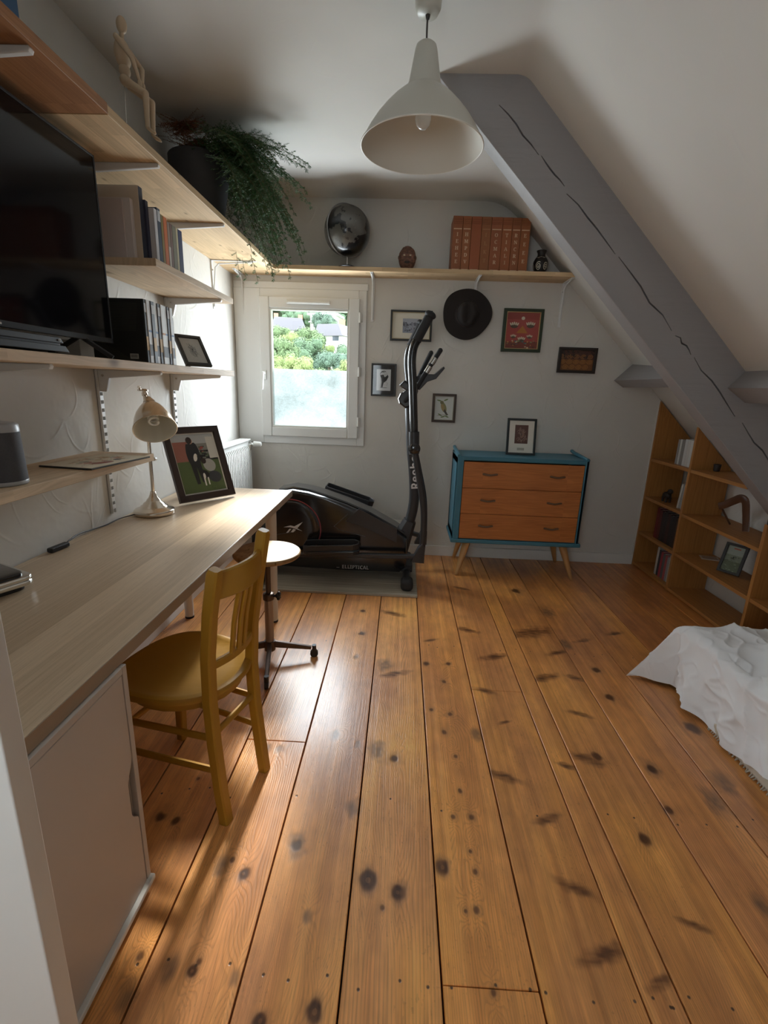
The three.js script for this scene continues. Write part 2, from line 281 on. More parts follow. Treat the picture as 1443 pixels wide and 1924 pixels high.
// ---------------------------------------------------------------- walls and ceiling
const WIN = { x0: -1.13, x1: -.32, y0: .92, y1: 2.0 };
{
  const s = new THREE.Shape(); const c = cAt(FAR);
  [[LEFT - .25, -.1], [RIGHT + .25, -.1], [RIGHT + .25, 1.4], [c - CEIL + .1, CEIL + .25], [LEFT - .25, CEIL + .25]].forEach(([x, y], i) => (i ? s.lineTo(x, y) : s.moveTo(x, y)));
  const h = new THREE.Path(); [[WIN.x0, WIN.y0], [WIN.x0, WIN.y1], [WIN.x1, WIN.y1], [WIN.x1, WIN.y0]].forEach(([x, y], i) => (i ? h.lineTo(x, y) : h.moveTo(x, y))); s.holes.push(h);
  const g = new THREE.ExtrudeGeometry(s, { depth: .28, bevelEnabled: false }); g.translate(0, 0, FAR - .28);
  struct('wall_far', uvm(g, 'y'), M.wall, 'white roughly plastered end wall with the window');
  struct('wall_left', bx(LEFT - .25, LEFT, -.1, CEIL + .25, FAR, REAR + .2, 0, 'y'), M.wall, 'white plastered long wall behind the shelves and desk');
  struct('wall_right', bx(RIGHT, RIGHT + .25, -.1, 1.45, FAR, REAR + .2, 0, 'y'), M.wall, 'low white knee wall behind the bookcase');
  // rear wall behind the camera with its own window opening
  const r = new THREE.Shape(); [[LEFT - .25, -.1], [RIGHT + .25, -.1], [RIGHT + .25, 1.4], [3.09 - CEIL + .1, CEIL + .25], [LEFT - .25, CEIL + .25]].forEach(([x, y], i) => (i ? r.lineTo(x, y) : r.moveTo(x, y)));
  const h2 = new THREE.Path(); [[-1.05, 1.0], [-1.05, 1.9], [-.35, 1.9], [-.35, 1.0]].forEach(([x, y], i) => (i ? h2.lineTo(x, y) : h2.moveTo(x, y))); r.holes.push(h2);
  const g2 = new THREE.ExtrudeGeometry(r, { depth: .22, bevelEnabled: false }); g2.translate(0, 0, REAR);
  struct('wall_rear', uvm(g2, 'y'), M.wall, 'white wall behind the viewer');
  const w2 = struct('window_2', merge([bx(-1.06, -.99, .99, 1.91, REAR + .02, REAR + .08), bx(-.41, -.34, .99, 1.91, REAR + .02, REAR + .08), bx(-.99, -.41, .99, 1.06, REAR + .02, REAR + .08), bx(-.99, -.41, 1.84, 1.91, REAR + .02, REAR + .08)]), M.pvc, 'white window frame behind the viewer');
  lpart(w2, 'pane', new THREE.PlaneGeometry(.58, .78).translate(-.70, 1.45, REAR + .05), phy(.96, .98, .98, 0, { transmission: 1, thickness: 0, ior: 1.5 }));
  // ceiling: flat part, rounded turn and roof slope in one skin with thickness
  const prof = (z) => {
    const c = cAt(z), xc = c - CEIL, R = z < -2.44 ? mixn(.34, .10, (z - FAR) / (-2.44 - FAR)) : .10, t = R * Math.tan(22.5 * D2R), pts = [[LEFT - .25, CEIL]];
    const cx = xc - t, cy = CEIL - R;
    for (let k = 0; k <= 12; k++) { const a = (90 - 45 * k / 12) * D2R; pts.push([cx + R * Math.cos(a), cy + R * Math.sin(a)]); }
    pts.push([RIGHT + .3, c - RIGHT - .3]); return pts;
  };
  const zs = [FAR - .02, -3.45, -3.1, -2.8, -2.44, -1.5, -.5, .6, REAR + .2], pos = [], up = .22;
  const push = (...v) => v.forEach((p) => pos.push(...p));
  for (let i = 0; i < zs.length - 1; i++) {
    const A = prof(zs[i]), B = prof(zs[i + 1]);
    for (let k = 0; k < A.length - 1; k++) {
      const a = [...A[k], zs[i]], b = [...A[k + 1], zs[i]], c = [...B[k], zs[i + 1]], d = [...B[k + 1], zs[i + 1]];
      push(a, b, c, b, d, c);
      const u = (q) => [q[0] + (k ? up * .7 : 0) * (q === b || q === d || k ? 1 : 0), q[1] + up, q[2]];
      push(u(a), u(c), u(b), u(b), u(c), u(d));
    }
  }
  let g3 = new THREE.BufferGeometry(); g3.setAttribute('position', new THREE.Float32BufferAttribute(pos, 3)); g3.computeVertexNormals(); g3 = toCreasedNormals(g3, 30 * D2R);
  struct('ceiling', uvm(g3, 'z'), M.ceil, 'white ceiling turning into the roof slope on the right');
  struct('baseboard_far', bx(LEFT, 1.95, 0, .085, FAR, FAR + .016, .003, 'x'), M.whitePaint, 'white baseboard along the end wall');
  struct('baseboard_left', bx(LEFT, LEFT + .014, 0, .08, FAR + .016, REAR, .003), M.whitePaint, 'white baseboard along the left wall');
  struct('trim_1', merge([bx(-.55, .03, .275, .30, FAR, FAR + .02, .003, 'x'), bx(-.03, .035, .18, .30, FAR, FAR + .03, .004, 'x')]), M.whitePaint, 'white cable trunking low on the end wall');
}

// ---------------------------------------------------------------- window
{
  const zf = FAR + .012;
  const frame = merge([bx(-1.288, -1.09, .89, 2.03, FAR - .06, zf, .004), bx(-.35, -.293, .89, 2.03, FAR - .06, zf, .004), bx(-1.09, -.35, .89, .955, FAR - .06, zf, .004), bx(-1.09, -.35, 1.965, 2.03, FAR - .06, zf, .004)]);
  const w = struct('window_1', frame, M.pvc, 'white tilt window in the end wall, lower half frosted');
  const zs = FAR + .034;
  lpart(w, 'architrave', bx(-1.285, -.285, 2.03, 2.075, FAR, FAR + .008, .002, 'x'), M.pvc);
  lpart(w, 'sash', merge([bx(-1.095, -1.018, .948, 1.972, FAR - .05, zs, .007), bx(-.422, -.342, .948, 1.972, FAR - .05, zs, .007), bx(-1.018, -.422, .948, 1.02, FAR - .05, zs, .007), bx(-1.018, -.422, 1.892, 1.972, FAR - .05, zs, .007)]), M.pvc);
  lpart(w, 'glazing_bead', merge([bx(-1.018, -1.006, 1.02, 1.892, FAR - .03, zs - .008, .003), bx(-.434, -.422, 1.02, 1.892, FAR - .03, zs - .008, .003), bx(-1.006, -.434, 1.02, 1.032, FAR - .03, zs - .008, .003), bx(-1.006, -.434, 1.88, 1.892, FAR - .03, zs - .008, .003)]), M.white);
  const pane = phy(.97, .985, .98, 0, { transmission: 1, thickness: 0, ior: 1.5 });
  lpart(w, 'pane', new THREE.PlaneGeometry(.60, .872).translate(-.72, 1.456, FAR - .022), pane);
  const dirt = tex(512, 512, (u, v) => { const a = fbm(u * 5, v * 5, 3, 5, 5), b = vn(u * 220, v * 220, 220, 220), e = fbm(u * 60, v * 60, 2, 60, 60), s = 222 + (a - .5) * 70 + (b - .5) * 22 + (e - .5) * 30; return [s * .88, s * .955, s]; }, true, .6, .6);
  const fg = new THREE.PlaneGeometry(.594, .429); lpart(w, 'frosted_film', fg.translate(-.72, 1.2465, FAR - .018), new THREE.MeshPhysicalMaterial({ map: dirt, transmission: .2, thickness: 0, roughness: 1, ior: 1.3, specularIntensity: .2 }), 'frosted privacy film on the lower half of the pane');
  dirt.repeat.set(1, 1);
  lpart(w, 'ventilator', merge([bx(-.885, -.56, 1.922, 1.948, zs - .002, zs + .014, .005, 'x'), bx(-.875, -.57, 1.930, 1.934, zs + .012, zs + .017, .001, 'x')]), M.white);
  const hd = lpart(w, 'handle', bx(-1.078, -1.05, 1.375, 1.445, zs, zs + .012, .005), M.white);
  lpart(hd, 'lever', merge([cyl([-1.064, 1.425, zs], [-1.064, 1.425, zs + .04], .009), capTube([[-1.064, 1.425, zs + .04], [-1.068, 1.38, zs + .045], [-1.074, 1.31, zs + .042]], .009, 12, 10)]), M.white);
  for (const y of [1.84, 1.455, 1.08]) lpart(w, 'hinge', merge([cyl([-.338, y - .035, zs + .004], [-.338, y + .035, zs + .004], .009, .009, 14), bx(-.342, -.322, y - .03, y + .03, FAR, zs - .006, .002)]), M.white);
}

// ---------------------------------------------------------------- roof timbers
{
  const zf = -2.394, zb = -2.49, lo = 2.716, hi = 3.14;
  const poly = [[lo - 2.66, 2.66], [hi - 2.66, 2.66], [RIGHT + .02, hi - RIGHT - .02], [RIGHT + .02, lo - RIGHT - .02]];
  const t = thing('roof_beam', 'grey painted diagonal roof timber crossing below the slope, long crack along its face', 'beam', [1.2, 1.6, -2.44]);
  let g = prism(poly, zb, zf, .006, 'x'); g = g.toNonIndexed ? (g.index ? g.toNonIndexed() : g) : g;
  // crack: a real jagged groove cut into the face
  const ev = new Evaluator(); ev.useGroups = false;
  let brush = new Brush(mergeVertices(g, 1e-5)); brush.updateMatrixWorld();
  const e = [Math.SQRT1_2, -Math.SQRT1_2], nrm = [Math.SQRT1_2, Math.SQRT1_2];
  const at = (s, d) => [.11 + .10 + e[0] * s + nrm[0] * d, 2.63 + e[1] * s + nrm[1] * d];
  const segs = []; let s0 = .18, d0 = .03;
  for (const [len, gap] of [[.26, .01], [.16, .03], [.34, .02], [.42, .03], [.12, .02], [.36, .05], [.3, .03], [.4, .06], [.3, .02]]) {
    const pts = []; const n = 5; for (let k = 0; k <= n; k++) pts.push(at(s0 + len * k / n, d0 + (vn(s0 * 9 + k * 1.3, 2) - .5) * .018));
    segs.push(pts); s0 += len + gap; d0 += (vn(s0 * 5, 7) - .5) * .012;
  }
  for (const pts of segs) {
    const wv = (k) => .003 * Math.sin(Math.PI * (k + .35) / (pts.length - .3)) + .0006;
    const out = [...pts.map((p, k) => [p[0] + nrm[0] * wv(k), p[1] + nrm[1] * wv(k)]), ...[...pts].map((p, k) => [p[0] - nrm[0] * wv(k), p[1] - nrm[1] * wv(k)]).reverse()];
    const cb = new Brush(mergeVertices(prism(out, zf - .03, zf + .02, 0))); cb.updateMatrixWorld();
    brush = ev.evaluate(brush, cb, SUBTRACTION); brush.updateMatrixWorld();
  }
  const bg = brush.geometry; part(t, 'timber', uvm(toCreasedNormals(bg.index ? bg.toNonIndexed() : bg, 25 * D2R), 'x'), M.beam);
  const p1 = [[1.74, 1.61], [1.588, 1.456], [1.663, 1.408], [1.82, 1.565]];
  const a = solo('purlin', prism(p1, FAR, -2.485, .004, 'z'), M.beam, 'short pale grey purlin between end wall and roof beam', 'beam');
  const p2 = [[1.66, 1.535], [1.545, 1.40], [1.64, 1.335], [1.76, 1.45]];
  solo('purlin', prism(p2, -2.398, REAR, .004, 'z'), M.beam, 'grey purlin leaving the roof beam at the right picture edge', 'beam');
}

// ---------------------------------------------------------------- wall shelves and their rails
const shelfBoard = (name, label, geo, mat, g) => solo(name, geo, mat, label, 'shelf', g);
shelfBoard('wall_shelf', 'long pale laminated top shelf above the television and left books', bx(LEFT, -.925, 2.118, 2.145, -3.50, -1.655, .002, 'z'), M.shelf);
shelfBoard('wall_shelf', 'darker brown top shelf board nearest the viewer, above the television', bx(LEFT, -.922, 2.118, 2.147, -1.652, .4, .002, 'z'), M.shelfOld);
{
  const g = prism([[LEFT, 2.118], [1.152, 2.118], [1.127, 2.145], [LEFT, 2.145]], FAR, -3.565, .0015, 'x'); 
  shelfBoard('wall_shelf', 'pale shelf along the end wall over the window, holding globe and orange books', merge([g, bx(LEFT, -.93, 2.119, 2.144, -3.566, -3.502, .001, 'x')]), M.shelf);
}
shelfBoard('wall_shelf', 'short rough shelf carrying paperbacks beside the television', bx(LEFT, -.97, 1.772, 1.80, -2.83, -1.97, .002, 'z'), M.shelfRough);
shelfBoard('wall_shelf', 'long shelf under the television, with white-spined books and small frame', bx(LEFT, -.985, 1.382, 1.412, -2.84, .4, .003, 'z'), M.shelfRough);
shelfBoard('wall_shelf', 'lowest short shelf just above the desk, with speaker and board', bx(LEFT, -1.03, 1.02, 1.05, -1.94, .3, .002, 'z'), M.shelfRough);
function rail(z, y0, y1, label) {
  const t = thing('shelf_rail', label, 'shelf rail', [LEFT + .006, y0, z]);
  part(t, 'channel', merge([bx(LEFT, LEFT + .004, y0, y1, z - .0125, z + .0125, .001, 'y'), bx(LEFT, LEFT + .014, y0, y1, z - .0125, z - .0105, .0005, 'y'), bx(LEFT, LEFT + .014, y0, y1, z + .0105, z + .0125, .0005, 'y')]), M.bracket);
  const lips = []; for (let y = y0 + .02; y < y1 - .02; y += .034) lips.push(bx(LEFT + .012, LEFT + .0145, y, y + .02, z - .0105, z + .0105, .0005, 'y'));
  part(t, 'slotted_face', merge(lips), M.bracket); return t;
}
rail(-2.02, .76, 1.765, 'white slotted shelf rail nearest the table lamp');
rail(-2.685, .76, 2.115, 'white slotted shelf rail behind the framed desk photo');
rail(-1.36, .76, 2.115, 'white slotted shelf rail behind television and speaker');
function bracket(z, y, len, label, drop = .09) {
  const t = thing('shelf_bracket', label, 'bracket', [LEFT + .014, y, z]);
  const x0 = LEFT + .014, poly = [[x0, y], [x0 + len, y], [x0 + len + .004, y - .006], [x0 + len, y - .014], [x0 + .045, y - .034], [x0 + .028, y - drop], [x0, y - drop]];
  part(t, 'blade', prism(poly, z - .009, z + .009, .003, 'x'), M.bracket);
  part(t, 'screw', cyl([x0 + .02, y - .024, z + .009], [x0 + .02, y - .024, z + .0115], .005), M.steel);
}
bracket(-2.02, 1.382, .265, 'white shelf bracket under television shelf, nearer of two above lamp');
bracket(-2.685, 1.382, .265, 'white shelf bracket under the far end of the television shelf');
bracket(-1.36, 1.382, .28, 'white shelf bracket under the game console');
bracket(-2.685, 1.772, .29, 'white shelf bracket under the paperback shelf');
bracket(-1.36, 2.118, .34, 'white bracket under the dark top shelf at upper left');
bracket(-1.98, 2.118, .34, 'white bracket under top shelf beside the television corner');
bracket(-2.64, 2.118, .34, 'white bracket under top shelf above the paperbacks');
bracket(-2.02, 1.02, .21, 'white shelf bracket under the lowest shelf end', .06);
function angleBracket(P, out, label, arm = .2, leg = .3) {    // bent steel L with rib; out = direction away from wall
  const t = thing('angle_bracket', label, 'bracket', P); const [x, y, z] = P, w = .011;
  const X = out === 'x';
  const A = X ? bx(x, x + arm, y - .005, y, z - w, z + w, .001, 'x') : bx(x - w, x + w, y - .005, y, z, z + arm, .001);
  const B = X ? bx(x, x + .005, y - leg, y, z - w, z + w, .001, 'y') : bx(x - w, x + w, y - leg, y, z, z + .005, .001, 'y');
  part(t, 'plate', merge([A, B]), M.bracket);
  const q = X ? [[x + .004, y - .012, z], [x + .05, y - .03, z], [x + .03, y - .06, z], [x + .006, y - .12, z]] : null;
  const o = (d, h) => X ? [x + d, y - h, z] : [x, y - h, z + d];
  part(t, 'rib', sweep([o(arm * .92, .007), o(.05, .022), o(.026, .045), o(.012, leg * .55), o(.007, leg * .95)], rect(.009, .012, .003), X ? [0, 0, 1] : [1, 0, 0]), M.bracket);
  part(t, 'screw', cyl(o(.005, .06), o(.0085, .06), .005), M.steel); part(t, 'screw', cyl(o(.005, leg - .02), o(.008, leg - .02), .004), M.steel);
}
angleBracket([-1.215, 2.118, FAR], 'z', 'white angle bracket in the corner left of the window');
angleBracket([-.25, 2.118, FAR], 'z', 'white angle bracket right of the window');
angleBracket([.50, 2.118, FAR], 'z', 'white angle bracket behind the hanging hat');
angleBracket([1.13, 2.118, FAR], 'z', 'white angle bracket at the right end of the high shelf');
angleBracket([LEFT, 2.118, -3.37], 'x', 'white angle bracket on the left wall near the window corner', .3, .3);

// ---------------------------------------------------------------- desk, cabinet, door leaf
{
  const t = thing('desk', 'long desk with pale grey-brown wood-grain top along the left wall', 'desk', [-.97, 0, -1.7]);
  part(t, 'tabletop', bx(-1.283, -.648, .687, .725, -2.80, -.60, .0025, 'z'), M.desk);
  part(t, 'edge_band', bx(-.6485, -.6465, .6885, .7235, -2.798, -.602, .0008, 'z'), M.deskEdge, 'darker front edge strip');
  const legM = std(.70, .66, .60, .4);
  for (const [x, z] of [[-.70, -2.50], [-1.20, -2.50]]) {
    const l = part(t, 'leg', merge([lathe([[0, 0], [.024, 0], [.0245, .01], [.030, .60], [.030, .683]], 28).translate(x, 0, z), cyl([x, .683, z], [x, .687, z], .05)]), legM);
    part(l, 'foot', cyl([x, 0, z], [x, .012, z], .0255), M.rubber);
  }
  const shadedWhite = std(.58, .53, .48, .45); const c = thing('cabinet', 'low white, shade-toned cabinet with curved finger-pull door under the desk front', 'cabinet', [-.93, 0, -.78]);  // white cabinet; the dim warm shade on it is put into this greige
  part(c, 'body', merge([bx(-1.26, -.655, .03, .685, -.982, -.966, .001, 'y'), bx(-1.26, -.655, .03, .685, -.64, -.624, .001, 'y'), bx(-1.26, -.655, .03, .046, -.966, -.64, .001, 'x'), bx(-1.26, -.655, .668, .684, -.966, -.64, .001, 'x'), bx(-1.26, -1.245, .046, .668, -.966, -.64, .001, 'y')]), shadedWhite);
  part(c, 'frame', merge([bx(-.655, -.638, .03, .686, -.985, -.968, .002, 'y'), bx(-.655, -.638, .668, .686, -.968, -.622, .002)]), shadedWhite);
  part(c, 'base_lip', bx(-.655, -.626, .018, .034, -.986, -.622, .003), M.white, 'white bottom lip');
  const s = new THREE.Shape(); // door outline in (z, y); the edge by the far end has a scooped finger pull
  s.moveTo(-.626, .036); s.lineTo(-.964, .036); s.lineTo(-.964, .245); s.bezierCurveTo(-.962, .262, -.942, .262, -.938, .285); s.lineTo(-.938, .375); s.bezierCurveTo(-.942, .40, -.962, .41, -.964, .44); s.lineTo(-.964, .665); s.lineTo(-.626, .665); s.closePath();
  const dg = new THREE.ExtrudeGeometry(s, { depth: .014, bevelEnabled: true, bevelSize: .0012, bevelThickness: .0012, bevelSegments: 1, curveSegments: 10 });
  dg.applyMatrix4(new THREE.Matrix4().makeBasis(V3(0, 0, 1), V3(0, 1, 0), V3(-1, 0, 0))); dg.translate(-.640, 0, 0);
  part(c, 'door', uvm(dg, 'y'), shadedWhite);
  for (const [x, z] of [[-1.22, -.95], [-.70, -.95], [-1.22, -.66], [-.70, -.66]]) part(c, 'foot', cyl([x, 0, z], [x, .03, z], .018), M.rubber);
  const d = thing('door_leaf', 'tall white panel at the left edge in the foreground, standing open', 'door', [-.9, 0, -.55]);
  part(d, 'leaf', bx(-1.27, -.533, .012, 2.02, -.568, -.53, .003, 'y'), M.white);
  part(d, 'moulding', merge([bx(-1.16, -.64, .15, .17, -.531, -.522, .003, 'x'), bx(-1.16, -.64, .85, .87, -.531, -.522, .003, 'x'), bx(-1.16, -1.14, .17, .85, -.531, -.522, .003, 'y'), bx(-.66, -.64, .17, .85, -.531, -.522, .003, 'y')]), M.white);
}

// ---------------------------------------------------------------- things on the desk and the lowest shelf
{
  const x = -1.168, z = -2.16, y = .725;
  const t = thing('table_lamp', 'brushed metal table lamp with bell shade and spiral bulb on the desk', 'lamp', [x, y, z]);
  part(t, 'base', lathe([[0, .0], [.088, .0], [.091, .006], [.091, .019], [.086, .025], [.062, .034], [.060, .040], [.050, .046], [.046, .054], [.034, .062], [.031, .070], [.022, .080], [.015, .096], [.012, .110], [0, .110]], 64).translate(x, y, z), M.nickel);
  part(t, 'pole', merge([cyl([x, y + .085, z], [x + .004, 1.285, z], .0078, .0078, 20), lathe([[0, 0], [.012, 0], [.013, .012], [.009, .02], [.009, .032], [0, .032]], 20).translate(x + .004, 1.275, z)]), M.nickel);
  const top = V3(x + .026, 1.262, z + .012), camDir = V3(0, 1.35, 0).sub(V3(x, 1.1, z)); camDir.y = 0; camDir.normalize();
  const ax = camDir.clone().multiplyScalar(.70).add(V3(.10, -.72, 0)).normalize();
  const q = new THREE.Quaternion().setFromUnitVectors(V3(0, -1, 0), ax);
  const place = (g) => g.applyQuaternion(q).translate(top.x, top.y, top.z);
  const sp = [[.012, 0], [.020, -.008], [.026, -.02], [.027, -.034], [.036, -.042], [.050, -.062], [.066, -.092], [.077, -.122], [.082, -.148], [.085, -.170], [.089, -.176]];
  const shade = part(t, 'shade', place(lathe(sp, 64)), M.nickel);
  part(shade, 'lining', place(lathe(sp.map(([r, h]) => [r - .002, h - .0008]), 64)), std(.72, .69, .60, .5), 'cream inner lining');
  part(shade, 'rim', place(new THREE.TorusGeometry(.0885, .0018, 8, 64).rotateX(Math.PI / 2).translate(0, -.176, 0)), M.nickel);
  const coil = []; for (let k = 0; k <= 60; k++) { const a = k / 60 * Math.PI * 6; coil.push([Math.cos(a) * .018, -.085 - .055 * k / 60, Math.sin(a) * .018]); }
  const bulb = part(t, 'bulb', place(merge([tube(coil, .0058, 120, 8), cyl([0, -.04, 0], [0, -.085, 0], .019, .021), new THREE.SphereGeometry(.006, 8, 6).translate(.018, -.14, 0)])), std(.78, .78, .76, .35), 'white spiral bulb, switched off');
  part(t, 'wing_nut', merge([cyl([x - .012, 1.30, z], [x + .02, 1.30, z], .004), new THREE.SphereGeometry(.008, 10, 8).scale(.5, 1, 1).translate(x - .016, 1.305, z), bx(x - .028, x - .014, 1.296, 1.304, z - .003, z + .003, .002), bx(x - .026, x - .014, 1.308, 1.318, z - .003, z + .003, .002)]), M.nickel);
  part(t, 'shade_arm', merge([cyl([x + .004, 1.262, z], [top.x, top.y, top.z], .008), new THREE.SphereGeometry(.014, 14, 10).translate(top.x, top.y, top.z)]), M.nickel);
  const cd = thing('lamp_cord', 'thin black lamp cable with inline switch lying along the desk wall', 'cable', [-1.25, .727, -1.9]);
  part(cd, 'wire', tube([[-1.24, .729, -2.12], [-1.262, .732, -2.03], [-1.268, .729, -1.93], [-1.272, .736, -1.83], [-1.27, .742, -1.76], [-1.262, .74, -1.70], [-1.258, .734, -1.665]], .0026, 60, 8), M.black);
  part(cd, 'switch', uvm(new RoundedBoxGeometry(.024, .018, .085, 2, .006).rotateY(-.12).translate(-1.253, .735, -1.62)), M.black);
}
// generic picture frame: local, front face towards +z, lower edge at y = 0
function frameParts(t, w, h, bar, depth, frameMat, print, mat, matBar = 0, opt = {}) {
  const b = bar, holder = opt.holder || t;
  const side = [[-w / 2, 0], [w / 2, 0], [w / 2, h], [-w / 2, h]];
  const s = new THREE.Shape(side.map((p) => new THREE.Vector2(...p))); const ho = new THREE.Path([[-w / 2 + b, b], [-w / 2 + b, h - b], [w / 2 - b, h - b], [w / 2 - b, b]].map((p) => new THREE.Vector2(...p))); s.holes.push(ho);
  const g = new THREE.ExtrudeGeometry(s, { depth: depth - .003, bevelEnabled: true, bevelSize: .0025, bevelThickness: .0025, bevelOffset: -.0025, bevelSegments: 2 }); 
  lpart(holder, 'frame', uvm(g, 'y'), frameMat);
  lpart(holder, 'backing', bx(-w / 2 + b * .5, w / 2 - b * .5, b * .5, h - b * .5, -.001, .003, 0), std(.2, .15, .1, .8));
  if (mat) lpart(holder, 'mount', bx(-w / 2 + b, w / 2 - b, b, h - b, .003, .006, 0), mat, opt.mountLabel);
  const m = matBar, pw = opt.pw || w - 2 * b - 2 * m, ph = opt.ph || h - 2 * b - 2 * m, oy = opt.oy || 0;
  lpart(holder, 'print', new THREE.PlaneGeometry(pw, ph).translate(0, h / 2 + oy, .0072), new THREE.MeshStandardMaterial({ map: print, roughness: .55 }));
  lpart(holder, 'glazing', new THREE.PlaneGeometry(w - 2 * b, h - 2 * b).translate(0, h / 2, .0095), phy(1, 1, 1, .05, { transmission: 1, thickness: 0, ior: 1.35 }));
  if (opt.inner) { const k = .004; lpart(holder, 'inner_slip', merge([bx(-w / 2 + b, w / 2 - b, b, b + k, .004, depth - .002, .001), bx(-w / 2 + b, w / 2 - b, h - b - k, h - b, .004, depth - .002, .001), bx(-w / 2 + b, -w / 2 + b + k, b, h - b, .004, depth - .002, .001), bx(w / 2 - b - k, w / 2 - b, b, h - b, .004, depth - .002, .001)]), opt.inner); }
}
function standingFrame(name, label, P, turn, lean, w, h, bar, depth, fm, print, mat, mb, opt = {}) {
  const t = thing(name, label, 'picture frame', P, turn, opt.group), tilt = new THREE.Group();
  // lean is baked into the parts: build flat, then turn every part about its lower edge
  frameParts(t, w, h, bar, depth, fm, print, mat, mb, opt);
  const m4 = new THREE.Matrix4().makeRotationX(-lean).setPosition(0, Math.sin(lean) * depth + .001, 0); t.children.forEach((c) => c.geometry.applyMatrix4(m4));
  const a = V3(0, h * .62, 0).applyMatrix4(m4);
  lpart(t, 'easel_leg', sweep([[0, a.y, a.z - .002], [0, .003, a.z - a.y * .42]], rect(.045, .003, .001), [1, 0, 0]), M.black);
  return t;
}
const ink = (c, f) => { c.fillStyle = f; };
const printPhoto = canvasTex(512, 640, (c, w, h) => {
  const g = c.createLinearGradient(0, 0, 0, h); ink(c, '#b9bfc4'); c.fillRect(0, 0, w, h * .22);
  ink(c, '#8d8f8a'); c.fillRect(0, h * .16, w, h * .12); ink(c, '#a0675a'); c.fillRect(0, h * .12, w * .34, h * .34);
  for (let i = 0; i < 60; i++) { ink(c, ['#5d6d54', '#7c7f78', '#a34a44', '#44504a', '#8b948b'][i % 5]); c.fillRect(rr(.3, 1) * w, rr(.2, .42) * h, rr(12, 50), rr(8, 26)); }
  ink(c, '#55683c'); c.fillRect(0, h * .46, w, h * .54);
  for (let i = 0; i < 900; i++) { ink(c, ['#4a5c33', '#61763f', '#6f8149', '#3f5230'][i % 4]); c.fillRect(rnd() * w, h * .46 + rnd() * h * .54, 7, 3); }
  ink(c, '#d9d9d4'); c.fillRect(w * .80, h * .05, w * .2, h * .38);
  // standing person in a dark jacket bending over, crouching person, dog
  ink(c, '#24252a'); c.beginPath(); c.moveTo(w * .30, h * .16); c.bezierCurveTo(w * .24, h * .3, w * .26, h * .42, w * .30, h * .52); c.lineTo(w * .34, h * .86); c.lineTo(w * .42, h * .86); c.lineTo(w * .42, h * .56); c.lineTo(w * .48, h * .84); c.lineTo(w * .55, h * .84); c.lineTo(w * .54, h * .5); c.bezierCurveTo(w * .6, h * .34, w * .58, h * .2, w * .5, h * .14); c.closePath(); c.fill();
  ink(c, '#e6e2da'); c.beginPath(); c.ellipse(w * .45, h * .4, w * .045, h * .07, .3, 0, 7); c.fill();
  ink(c, '#caa58c'); c.beginPath(); c.ellipse(w * .42, h * .115, w * .05, h * .05, .2, 0, 7); c.fill(); ink(c, '#33231c'); c.beginPath(); c.ellipse(w * .39, h * .10, w * .07, h * .06, .3, 0, 7); c.fill();
  ink(c, '#aeb0ae'); c.beginPath(); c.ellipse(w * .74, h * .55, w * .15, h * .11, .6, 0, 7); c.fill(); ink(c, '#3a3d44'); c.beginPath(); c.ellipse(w * .80, h * .76, w * .16, h * .10, .2, 0, 7); c.fill();
  ink(c, '#33241d'); c.beginPath(); c.ellipse(w * .62, h * .47, w * .06, h * .05, 0, 0, 7); c.fill();
  ink(c, '#1c1b1b'); c.beginPath(); c.ellipse(w * .57, h * .70, w * .11, h * .07, .5, 0, 7); c.fill(); c.fillRect(w * .46, h * .62, w * .09, h * .06);
  ink(c, '#e8e6e2'); c.fillRect(w * .52, h * .76, w * .035, h * .14); c.fillRect(w * .61, h * .76, w * .03, h * .13); c.beginPath(); c.ellipse(w * .55, h * .73, w * .03, h * .05, 0, 0, 7); c.fill();
});
M.frameBrown = std(.035, .020, .017, .4);
M.frameBlack = std(.02, .02, .021, .4);
{
  const ang = Math.atan2(.803, .596);
  standingFrame('photo_frame', 'large dark brown frame with a photo of people and a dog, standing on desk', [-1.026, .725, -2.454], ang, 22 * D2R, .325, .40, .034, .02, M.frameBrown, printPhoto, std(.8, .79, .75, .8), .008);
}
{ // black tray with bright metal rim at the left edge
  const t = thing('metal_tray', 'black glossy tray with rounded chrome rim at the left desk edge', 'tray', [-1.12, .725, -1.14]);
  const rrShape = (hw, hd, r) => { const s = new THREE.Shape(); s.moveTo(-hw + r, -hd); s.lineTo(hw - r, -hd); s.quadraticCurveTo(hw, -hd, hw, -hd + r); s.lineTo(hw, hd - r); s.quadraticCurveTo(hw, hd, hw - r, hd); s.lineTo(-hw + r, hd); s.quadraticCurveTo(-hw, hd, -hw, hd - r); s.lineTo(-hw, -hd + r); s.quadraticCurveTo(-hw, -hd, -hw + r, -hd); return s; };
  const flat = (s, d, b) => new THREE.ExtrudeGeometry(s, { depth: d, bevelEnabled: true, bevelSize: b, bevelThickness: b, bevelSegments: 3, curveSegments: 10 }).rotateX(-Math.PI / 2);
  const turn = (g) => uvm(toCreasedNormals(g, 40 * D2R).rotateY(-.42).translate(-1.235, 0, -1.215));
  part(t, 'lower_rim', turn(flat(rrShape(.10, .13, .03), .006, .004).translate(0, .745, 0)), M.chrome);
  part(t, 'upper_rim', turn(flat(rrShape(.10, .13, .03), .005, .004).translate(0, .760, 0)), M.chrome);
  part(t, 'foot_plate', turn(flat(rrShape(.085, .115, .03), .012, .003).translate(0, .728, 0)), M.black);
  part(t, 'lid', turn(flat(rrShape(.083, .113, .026), .004, .004).translate(0, .7705, 0)), M.blackGloss);
}
